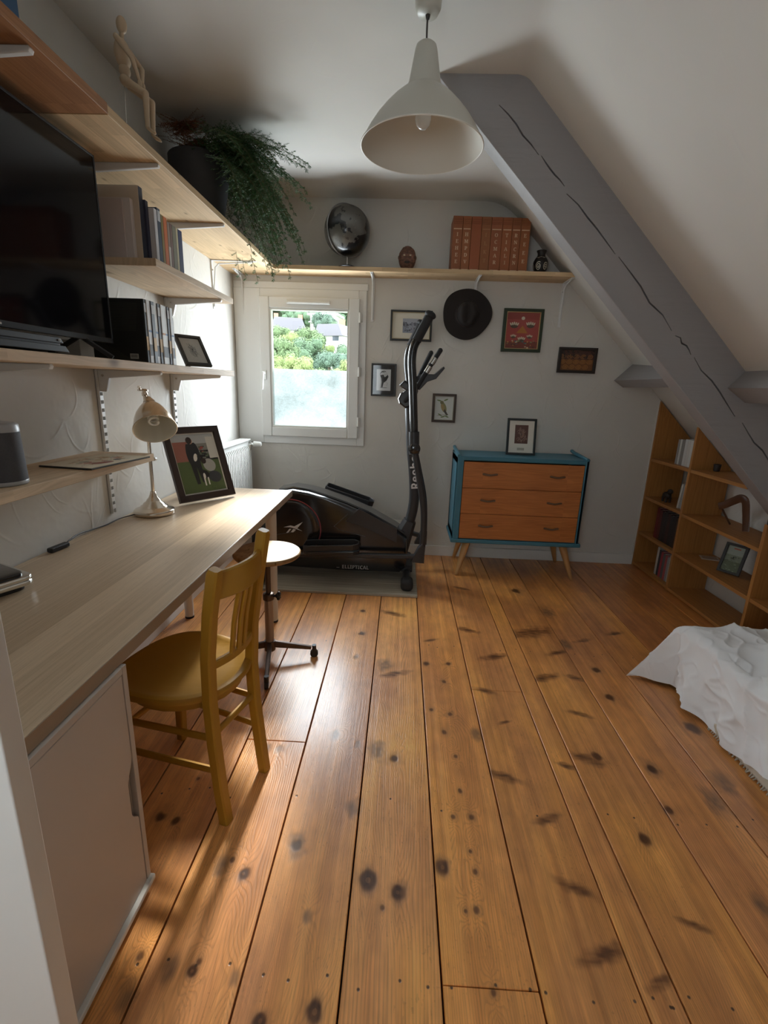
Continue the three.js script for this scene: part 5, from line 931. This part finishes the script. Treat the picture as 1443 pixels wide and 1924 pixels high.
{ // things on the bookcase
  const Q = -Math.PI / 2;   // spines face the room (towards -x)
  const row = (list, y, z, group, depth = .15) => list.forEach(([th, h, c, lab, lean, gap]) => { z += th / 2; book([1.995, y, z], Q, th, h, depth, c, lab, { group, lean: lean || 0 }); z += th / 2 + (gap ?? .0015); });
  const W = .62;
  row([[.02, .175, [.30, .28, .27], 'grey leaning booklet at the left of the upper white paperbacks', 0, .006], [.022, .178, [W, W, .6], 'first white paperback on the upper bookcase shelf', 0], [.036, .18, [.28, .26, .25], 'grey-brown thick paperback among the upper white ones'], [.03, .185, [W, W, .62], 'thick white paperback in the middle of the upper shelf'], [.03, .185, [.6, .58, .56], 'off-white paperback right of the middle on the upper shelf'], [.026, .185, [W, .61, .59], 'white paperback third from right on the upper shelf'], [.024, .182, [.6, .6, .6], 'white paperback second from right on the upper shelf'], [.028, .185, [.64, .63, .6], 'rightmost white paperback on the upper bookcase shelf']], .883, -3.50, 'white paperbacks on the upper bookcase shelf');
  row([[.02, .18, [.6, .6, .58], 'tilted white book on the second bookcase shelf', -.10, .03], [.018, .178, [.5, .5, .5], 'pale grey book right of the tilted one', 0, .004], [.026, .185, [.62, .62, .6], 'white book against the divider on the second shelf']], .583, -3.375, 'white books on the second bookcase shelf');
  const reds = [[.16, .015, .015], [.12, .02, .015], [.03, .022, .022], [.025, .02, .02], [.05, .02, .018], [.022, .018, .02], [.03, .02, .02], [.06, .03, .02], [.025, .02, .022]];
  row(reds.map((c, i) => [.036, .235 - (i % 3) * .006, c, ['dark red leather book at the left of the third shelf', 'deep red book second on the third shelf', 'near-black book third on the third shelf', 'near-black book fourth on the third shelf', 'dark maroon book in the middle of the third shelf', 'black book right of the maroon one', 'dark book seventh on the third shelf', 'dark brown book next to last on the third shelf', 'black book against the divider on the third shelf'][i]]), .293, -3.60, 'dark books on the third bookcase shelf', .17);
  row([[.024, .215, [.55, .52, .48], 'cream tall book at the left of the bottom shelf', 0, .004], [.026, .20, [.05, .05, .06], 'black book on the bottom shelf beside the cream one'], [.028, .195, [.38, .05, .06], 'red book left on the bottom shelf'], [.03, .19, [.12, .12, .13], 'charcoal book on the bottom shelf'], [.026, .19, [.42, .08, .08], 'red book right on the bottom shelf'], [.026, .185, [.3, .3, .32], 'grey book on the bottom shelf'], [.024, .21, [.5, .5, .42], 'pale book second from the divider on the bottom shelf'], [.03, .19, [.10, .14, .08], 'dark green book against the divider on the bottom shelf']], .03, -3.50, 'mixed books on the bottom bookcase shelf');
  const orn = thing('small_ornament', 'small dark animal ornament beside the tilted white books', 'ornament', [2.02, .583, -3.56]);
  const dk = std(.03, .022, .018, .5); lpart(orn, 'body', new THREE.SphereGeometry(.034, 18, 14).scale(.8, .8, 1.2).translate(0, .05, 0), dk); lpart(orn, 'head', new THREE.SphereGeometry(.02, 16, 12).translate(0, .085, .034), dk); for (const [a, b] of [[-.014, -.022], [.014, -.022], [-.014, .022], [.014, .022]]) lpart(orn, 'leg', cyl([a, 0, b], [a, .04, b], .008, .01), dk);
  const cup = thing('dark_trinket', 'tiny dark cup on the highest shelf under the slope', 'ornament', [2.10, .883, -3.19]); lpart(cup, 'cup', lathe([[0, 0], [.016, 0], [.019, .006], [.022, .045], [.02, .045], [.016, .008], [0, .008]], 24), dk); lpart(cup, 'rim', new THREE.TorusGeometry(.021, .002, 8, 24).rotateX(Math.PI / 2).translate(0, .045, 0), dk);
  // boomerang leaning in the second bay
  const bm = thing('boomerang', 'dark wooden boomerang standing on the middle shelf', 'boomerang', [2.07, .575, -2.9]);
  const pts = [[2.02, .69, -3.02], [2.03, .705, -2.99], [2.045, .745, -2.935], [2.05, .772, -2.885], [2.055, .765, -2.855], [2.065, .70, -2.84], [2.07, .63, -2.825], [2.07, .585, -2.815]].map(([x, y, z]) => [x + .03, y - .004, z]);
  const spl = new THREE.CatmullRomCurve3(pts.map((p) => V3(...p))).getPoints(30).map((p) => p.toArray());
  part(bm, 'blade', sweep(spl, (s) => { const w = .026 - .008 * Math.abs(s - .5); return [...Array(12)].map((_, k) => [Math.cos(k * Math.PI / 6) * w, Math.sin(k * Math.PI / 6) * .006]); }, [1, 0, -.3]), std(.10, .04, .018, .35));
  part(bm, 'prop', sweep([[2.12, .578, -2.985], [2.06, .675, -3.0]], rect(.01, .01, .002), [0, 0, 1]), std(.10, .04, .018, .4), 'thin rest holding the raised end');
  const land = canvasTex(200, 280, (c, w, h) => { ink(c, '#6f7a6a'); c.fillRect(0, 0, w, h); ink(c, '#8f9a90'); c.fillRect(0, 0, w, h * .35); ink(c, '#4d5a3c'); c.fillRect(0, h * .6, w, h * .4); ink(c, '#a8553c'); c.fillRect(70, 18, 80, 14); for (let i = 0; i < 50; i++) { ink(c, ['#5d6b50', '#7d8a6e', '#3f4a35'][i % 3]); c.fillRect(rr(0, w), rr(.3, 1) * h, rr(8, 30), rr(4, 12)); } });
  standingFrame('photo_frame', 'black frame with landscape photo leaning on the lower bookcase shelf', [2.065, .295, -2.83], -1.0, 20 * D2R, .125, .19, .016, .016, M.frameBlack, land, null, 0);
  standingFrame('photo_frame', 'little frame with yellow flower picture by the right bookcase divider', [2.09, .577, -2.57], -.5, 14 * D2R, .10, .14, .014, .014, std(.06, .045, .03, .5), canvasTex(120, 160, (c, w, h) => { ink(c, '#a98f3a'); c.fillRect(0, 0, w, h); ink(c, '#c9b45a'); c.beginPath(); c.arc(60, 90, 30, 0, 7); c.fill(); ink(c, '#3c3a20'); c.beginPath(); c.arc(60, 90, 10, 0, 7); c.fill(); ink(c, '#48502c'); c.fillRect(0, 0, w, 40); }), null, 0);
  const card = thing('flat_card', 'small pale card lying flat on the lower bookcase shelf', 'card', [2.14, .293, -3.13], -.35); lpart(card, 'card', bx(-.055, .055, 0, .004, -.04, .04, .001), std(.5, .44, .38, .7)); lpart(card, 'printed_panel', bx(-.045, .045, .004, .0046, -.03, .03, 0), std(.34, .24, .18, .7));
  const j = thing('dark_bottle', 'small dark bottle beside the right bookcase divider', 'bottle', [2.10, .293, -2.535]); lpart(j, 'body', lathe([[0, 0], [.02, 0], [.022, .004], [.022, .07], [.012, .088], [.009, .1], [.009, .11], [0, .11]], 24), std(.018, .016, .018, .3)); lpart(j, 'cap', cyl([0, .108, 0], [0, .125, 0], .0105), M.black);
}

// ---------------------------------------------------------------- low bed under a white sheet
{
  const t = thing('bed', 'low bed with cream woolly edge under the crumpled white sheet', 'bed', [1.77, 0, -1.0]);
  const wool = std(.62, .55, .45, .95, { bumpMap: plasterBump, bumpScale: .01 });
  part(t, 'mattress', bx(1.43, 2.20, .06, .285, -2.02, .25, .03), std(.72, .70, .66, .9));
  part(t, 'woollen_underlay', uvm(new RoundedBoxGeometry(.85, .055, 2.20, 2, .02).translate(1.772, .0285, -.86)), wool);
  const fr = []; for (let z = -1.75; z < -.4; z += .012) fr.push(cyl([1.352, .02, z], [1.340 + rr(-.004, .006), .004, z + rr(-.006, .006)], .0045, .002, 5)); const f = part(t, 'fringe', merge(fr), wool); f.userData.kind = 'stuff';
  // draped sheet
  const x0 = 1.35, z0 = -2.085, yt = .325, NA = 250, NB = 340, aMin = -.36, aMax = .83, bMin = -.36, bMax = 2.3, pos = [], idx = [];
  const hemA = (b) => -.345 + .085 * sstep(.35, .9, b) + .015 * Math.sin(b * 9 + 1) + .02 * Math.sin(b * 3.1);
  for (let j = 0; j <= NB; j++) for (let i = 0; i <= NA; i++) {
    let b = mixn(bMin, bMax, (j / NB) ** 1.25), a0 = hemA(Math.max(0, b)), a = mixn(a0, aMax, i / NA);
    const da = Math.max(0, -a), db = Math.max(0, -b), R = .05;
    const w1 = fbm(a * 6 + 3 + b * 3, b * 4 - a * 2, 3) - .5, rg = 1 - Math.abs(2 * fbm(a * 4 + b * 3.4 + 9, b * 2.2 - a * 3.1, 1) - 1), rg2 = 1 - Math.abs(2 * fbm(a * 9 - b * 6 + 2, b * 4 + a * 7, 1) - 1);
    const fo = 1 - Math.abs(2 * fbm(b * 9 + a * 3.5 + 1, a * 2.2 + b * .8, 1) - 1);
    const rg3 = 1 - Math.abs(2 * fbm(a * 16 + b * 13 + 5, b * 12 - a * 15, 1) - 1);
    const cr = (rg ** 4 - .3) * .024 + (rg2 ** 4 - .3) * .014 + (rg3 ** 4 - .3) * .006 + (fo ** 5 - .25) * .020 + w1 * .010;
    let x, y, z;
    const drop = (d) => d < R * 1.57 ? [R * Math.sin(d / R), R * (1 - Math.cos(d / R))] : [R + (d - R * 1.57) * .10, R + (d - R * 1.57)];
    if (!da || !db) {
      const [oa, ya] = drop(da), [ob, yb] = drop(db); x = x0 + R + Math.max(a, 0) - oa; z = z0 + R + Math.max(b, 0) - ob; y = yt - ya - yb;
      if (!da && !db) { y += cr * 1.3 + .02 * Math.sin(Math.min(1, a * 2) * 2) ; }
      else if (da) { x -= cr * .9 * sstep(0, .1, da) ; y += cr * 1.0 * sstep(.12, 0, da); x += .012 * Math.sin(b * 26 + w1 * 8) * sstep(.05, .3, da); }
      else { z -= cr * .7 * sstep(0, .1, db); y += cr * sstep(.12, 0, db); }
    } else {
      const ph = Math.atan2(db, da) / (Math.PI / 2), d = Math.max(da, db), [o, yd] = drop(d), w = 1 - Math.abs(2 * ph - 1), tip = .15 * (d / .33) ** 1.3 * w;
      x = x0 + R - (ph < .5 ? o : o * 2 * (1 - ph)) - tip; z = z0 + R - (ph > .5 ? o : o * 2 * ph) + cr * .1; y = yt - yd + .0;
      x -= cr * .5 * sstep(0, .1, d) * (ph < .5 ? 1 : .2);
    }
    pos.push(x, Math.max(y, .006 + .004 * rnd()), z);
  }
  for (let j = 0; j < NB; j++) for (let i = 0; i < NA; i++) { const a = j * (NA + 1) + i; idx.push(a, a + NA + 1, a + 1, a + 1, a + NA + 1, a + NA + 2); }
  const g = new THREE.BufferGeometry(); g.setAttribute('position', new THREE.Float32BufferAttribute(pos, 3)); g.setIndex(idx); g.computeVertexNormals(); g.setAttribute('uv', new THREE.Float32BufferAttribute(new Float32Array(pos.length / 3 * 2), 2));
  solo('bed_sheet', g, new THREE.MeshStandardMaterial({ color: lin(.90, .91, .93), roughness: .9, side: THREE.DoubleSide }), 'crumpled white cotton sheet thrown over the low bed', 'sheet');
}

// ---------------------------------------------------------------- pendant lamp
{
  const x = .031, z = -1.96, t = thing('pendant_lamp', 'large cream metal bell pendant lamp hanging from the ceiling, off', 'lamp', [x, 2.63, z]);
  const cr = std(.58, .56, .49, .38), inn = std(.64, .61, .54, .55);
  part(t, 'canopy', lathe([[0, 0], [.034, .003], [.043, .02], [.045, .045], [.045, .072]].map(([r, y]) => [r, y - .072 + 2.63]), 40).translate(x, 0, z), cr);
  part(t, 'cord', tube([[x, 2.575, z], [x - .001, 2.53, z], [x, 2.478, z]], .0032, 12, 8), std(.06, .05, .045, .6));
  part(t, 'cord_grip', merge([cyl([x, 2.563, z], [x, 2.548, z], .009, .006), cyl([x, 2.492, z], [x, 2.478, z], .006, .009)]), std(.04, .035, .03, .6));
  part(t, 'neck', lathe([[.008, 2.484], [.024, 2.482], [.034, 2.474], [.038, 2.462], [.0555, 2.366], [.0595, 2.360], [.0595, 2.352], [.062, 2.348]], 56).translate(x, 0, z), cr);
  const prof = [[.062, 2.350], [.070, 2.344], [.088, 2.332], [.112, 2.312], [.140, 2.284], [.166, 2.254], [.190, 2.220], [.208, 2.190], [.2155, 2.176]];
  const sh = part(t, 'shade', lathe(prof, 96).translate(x, 0, z), cr);
  part(sh, 'inner_shade', lathe(prof.map(([r, y]) => [r - .0022, y - .0004]), 96).translate(x, 0, z), inn, 'pale inside of the shade');
  part(sh, 'rim', new THREE.TorusGeometry(.2155, .0024, 10, 128).rotateX(Math.PI / 2).translate(x, 2.176, z), std(.74, .71, .64, .35));
  const b = part(t, 'bulb', lathe([[0, 2.232], [.012, 2.234], [.022, 2.243], [.028, 2.258], [.0285, 2.268], [.024, 2.288], [.0155, 2.308], [.0145, 2.33]], 32).translate(x, 0, z), phy(.9, .9, .88, .12, { transmission: .55, thickness: 0 }), 'pearl bulb, switched off');
  part(b, 'socket', cyl([x, 2.325, z], [x, 2.36, z], .02), M.whitePaint);
}

// ---------------------------------------------------------------- outside: hillside, trees and houses
{
  const g = new THREE.PlaneGeometry(220, 170, 90, 70).rotateX(-Math.PI / 2).translate(-20, 0, -95), p = g.attributes.position;
  const gy = (x, z) => { const d = -z; return -7 + sstep(12, 40, d) * 4 + Math.max(0, d - 34) * .155 + Math.max(0, d - 84) * .55 + (vn(x * .05 + 9, z * .05) - .5) * 3; };
  for (let i = 0; i < p.count; i++) p.setY(i, gy(p.getX(i), p.getZ(i)) + (vn(p.getX(i) * .4, p.getZ(i) * .4) - .5) * .6);
  g.computeVertexNormals();
  const hill = setMesh(new THREE.Mesh(g, mapped(tex(256, 256, (u, v) => { const s = fbm(u * 30, v * 30, 4, 30, 30); return [74 + s * 46, 90 + s * 46, 62 + s * 36]; }), .95))); hill.name = 'ground'; hill.userData = { kind: 'structure', label: 'grassy hillside beyond the window', category: 'ground' }; scene.add(hill);
  const ico = new THREE.IcosahedronGeometry(1, 1);
  function crown(r, n, flat = .8, per = 260) {                 // lumps of foliage: a solid core set with small leaf blades
    const list = [], leaf = [];
    for (let k = 0; k < n; k++) {
      const s = r * rr(.2, .36), a = rnd() * 6.283, e = Math.acos(rr(-.6, 1)), R = r * rr(.4, .78), o = V3(Math.sin(e) * Math.cos(a) * R, Math.cos(e) * R * flat, Math.sin(e) * Math.sin(a) * R), q = ico.clone().scale(s * .8, s * .72, s * .8).translate(o.x, o.y, o.z); list.push(q);
      for (let i = 0; i < per; i++) {
        const d = V3(rnd() - .5, rnd() - .5, rnd() - .5).normalize(), c = o.clone().addScaledVector(d, s * rr(.75, 1.15)), u = V3(rnd() - .5, rnd() - .5, rnd() - .5).cross(d).normalize().addScaledVector(d, rr(-.3, .6)).multiplyScalar(r * rr(.025, .05)), w = u.clone().cross(d).normalize().multiplyScalar(r * rr(.02, .035));
        const A = c.clone().sub(u), B = c.clone().add(w), C = c.clone().add(u), D = c.clone().sub(w); leaf.push(...A.toArray(), ...B.toArray(), ...C.toArray(), ...A.toArray(), ...C.toArray(), ...D.toArray());
      }
    }
    const g = new THREE.BufferGeometry(); g.setAttribute('position', new THREE.Float32BufferAttribute(leaf, 3)); g.computeVertexNormals(); g.setAttribute('uv', new THREE.Float32BufferAttribute(new Float32Array(leaf.length / 3 * 2), 2)); list.push(g);
    return merge(list);
  }
  const greens = [[.17, .22, .075], [.13, .19, .085], [.10, .16, .09], [.20, .245, .09], [.10, .155, .11]].map((c) => std(...c, .9, { side: THREE.DoubleSide })), bark = std(.09, .065, .045, .9);  // foliage colours paled and dulled to stand in for outdoor haze
  const protos = [crown(1, 26), crown(1, 24, .95), crown(1, 22, .7)];
  const tree = (x, y, z, r, m, label, pr) => { const t = thing('tree', label, 'tree', [x, gy(x, z), z], rnd() * 6, 'trees outside the window'); const gg = protos[pr ?? 0].clone().scale(r, r, r).translate(0, y - gy(x, z), 0); lpart(t, 'crown', gg, greens[m]); lpart(t, 'trunk', cyl([0, -.3, 0], [0, y - gy(x, z), 0], r * .12, r * .07, 8), bark); };
  tree(-6.07, 1.86, -23.0, 0.97, 0, 'yellow-green tree at the lower left of the window view', 0);
  tree(-5.63, 1.89, -26.0, 1.19, 3, 'bright yellow-green tree at the lower middle of the view', 1);
  tree(-3.59, 1.63, -23.0, 0.92, 1, 'green tree just above the frosted film, right of the middle', 2);
  tree(-2.70, 1.90, -26.0, 1.15, 3, 'yellow-green tree at the lower right of the view', 0);
  tree(-8.78, 2.29, -30.0, 1.44, 1, 'green tree beside the left edge of the pane', 1);
  tree(-9.09, 3.20, -36.0, 1.80, 1, 'leafy mid-distance tree below the left house', 1);
  tree(-7.78, 3.53, -40.5, 1.92, 2, 'dark green mid-distance tree in the middle of the view', 0);
  tree(-5.45, 2.96, -36.0, 1.46, 4, 'blue-green round bush left of the lower right house', 2);
  tree(-4.57, 3.37, -41.5, 1.76, 2, 'dark tree at the right below the slate roof', 1);
  tree(-11.34, 4.66, -49.0, 2.00, 3, 'pale tree in front of the left house', 0);
  tree(-10.32, 5.49, -54.5, 2.34, 1, 'tall tree between the two houses', 1);
  tree(-7.89, 4.66, -49.0, 1.18, 0, 'light green tree below the white house', 2);
  tree(-12.35, 9.95, -76.0, 2.53, 4, 'tall blue-green tree right of the left house', 1);
  tree(-9.40, 8.20, -66.0, 1.50, 2, 'small round tree near the slate roof', 0);
  tree(-15.74, 7.11, -61.0, 1.97, 1, 'tree beneath the gabled house', 2);
  const light = [crown(1, 12, .9, 70), crown(1, 11, 1.1, 70)], far = []; for (let k = 0; k < 300; k++) { const z = -rr(90, 128), x = (k < 170 ? rr(-.36, .02) : rr(-.62, .3)) * -z - 3, r = rr(2.4, 4.4); far.push(light[k % 2].clone().scale(r * .9, r, r * .9).rotateY(rnd() * 6).translate(x, gy(x, z) + r * .7, z)); }
  const wood = setMesh(new THREE.Mesh(merge(far), greens[2])); wood.name = 'distant_woodland'; wood.userData = { kind: 'stuff', label: 'dark blue-green woodland covering the hilltop', category: 'woodland' }; scene.add(wood);
  // houses
  const wallM = std(.62, .60, .56, .8), roofM = std(.16, .15, .17, .7), redM = std(.42, .18, .12, .8), glassM = std(.06, .07, .09, .15);
  function house(label, x, y, z, w, d, h, rh, roof, turn, chim, flat) {
    const t = thing('house', label, 'house', [x, y, z], turn);
    lpart(t, 'wall', bx(-w / 2, w / 2, -3, h, -d / 2, d / 2, 0), wallM);
    if (flat) { lpart(t, 'roof', bx(-w / 2 - .4, w / 2 + .4, h, h + .35, -d / 2 - .4, d / 2 + .4, .02), std(.6, .6, .6, .7)); lpart(t, 'balcony', bx(-w / 2, w / 2, h * .45, h * .52, d / 2, d / 2 + 1, .02), std(.6, .6, .6, .7)); }
    else lpart(t, 'roof', prism([[-w / 2 - .3, h - .1], [w / 2 + .3, h - .1], [w * .5, h + .1], [w * .38, h + rh], [-w * .38, h + rh], [-w * .5, h + .1]], -d / 2 - .3, d / 2 + .3, .02), roof);
    for (const k of chim) { const c = lpart(t, 'chimney', bx(k - .3, k + .3, h, h + rh + .7, -.3, .3, .01), redM); }
    const n = Math.max(2, Math.round(w / 2)); for (let i = 0; i < n; i++) for (const fy of flat ? [.12, .6] : [.3]) { const a = -w / 2 + (i + .5) * w / n; const f = lpart(t, 'window_frame', bx(a - .5, a + .5, h * fy, h * fy + 1.1, d / 2 - .02, d / 2 + .05, .01), wallM); lpart(f, 'pane', bx(a - .42, a + .42, h * fy + .08, h * fy + 1.02, d / 2 + .04, d / 2 + .06, 0), glassM); }
  }
  house('gabled pale house with slate roof and red chimneys at upper left', -16.4, 7.0, -70, 4.8, 4, 1.5, 1.5, roofM, .25, [-1.6, 1.7], false);
  house('flat-roofed white house with balcony at upper right of the view', -13.4, 10.2, -85, 4.4, 4, 2.2, 0, roofM, -.1, [], true);
  house('slate-roofed house at the right edge of the view', -8.3, 6.0, -60, 3.6, 3.4, 1.0, 1.2, roofM, -.35, [.8], false);
}
renderer.render(scene, camera);
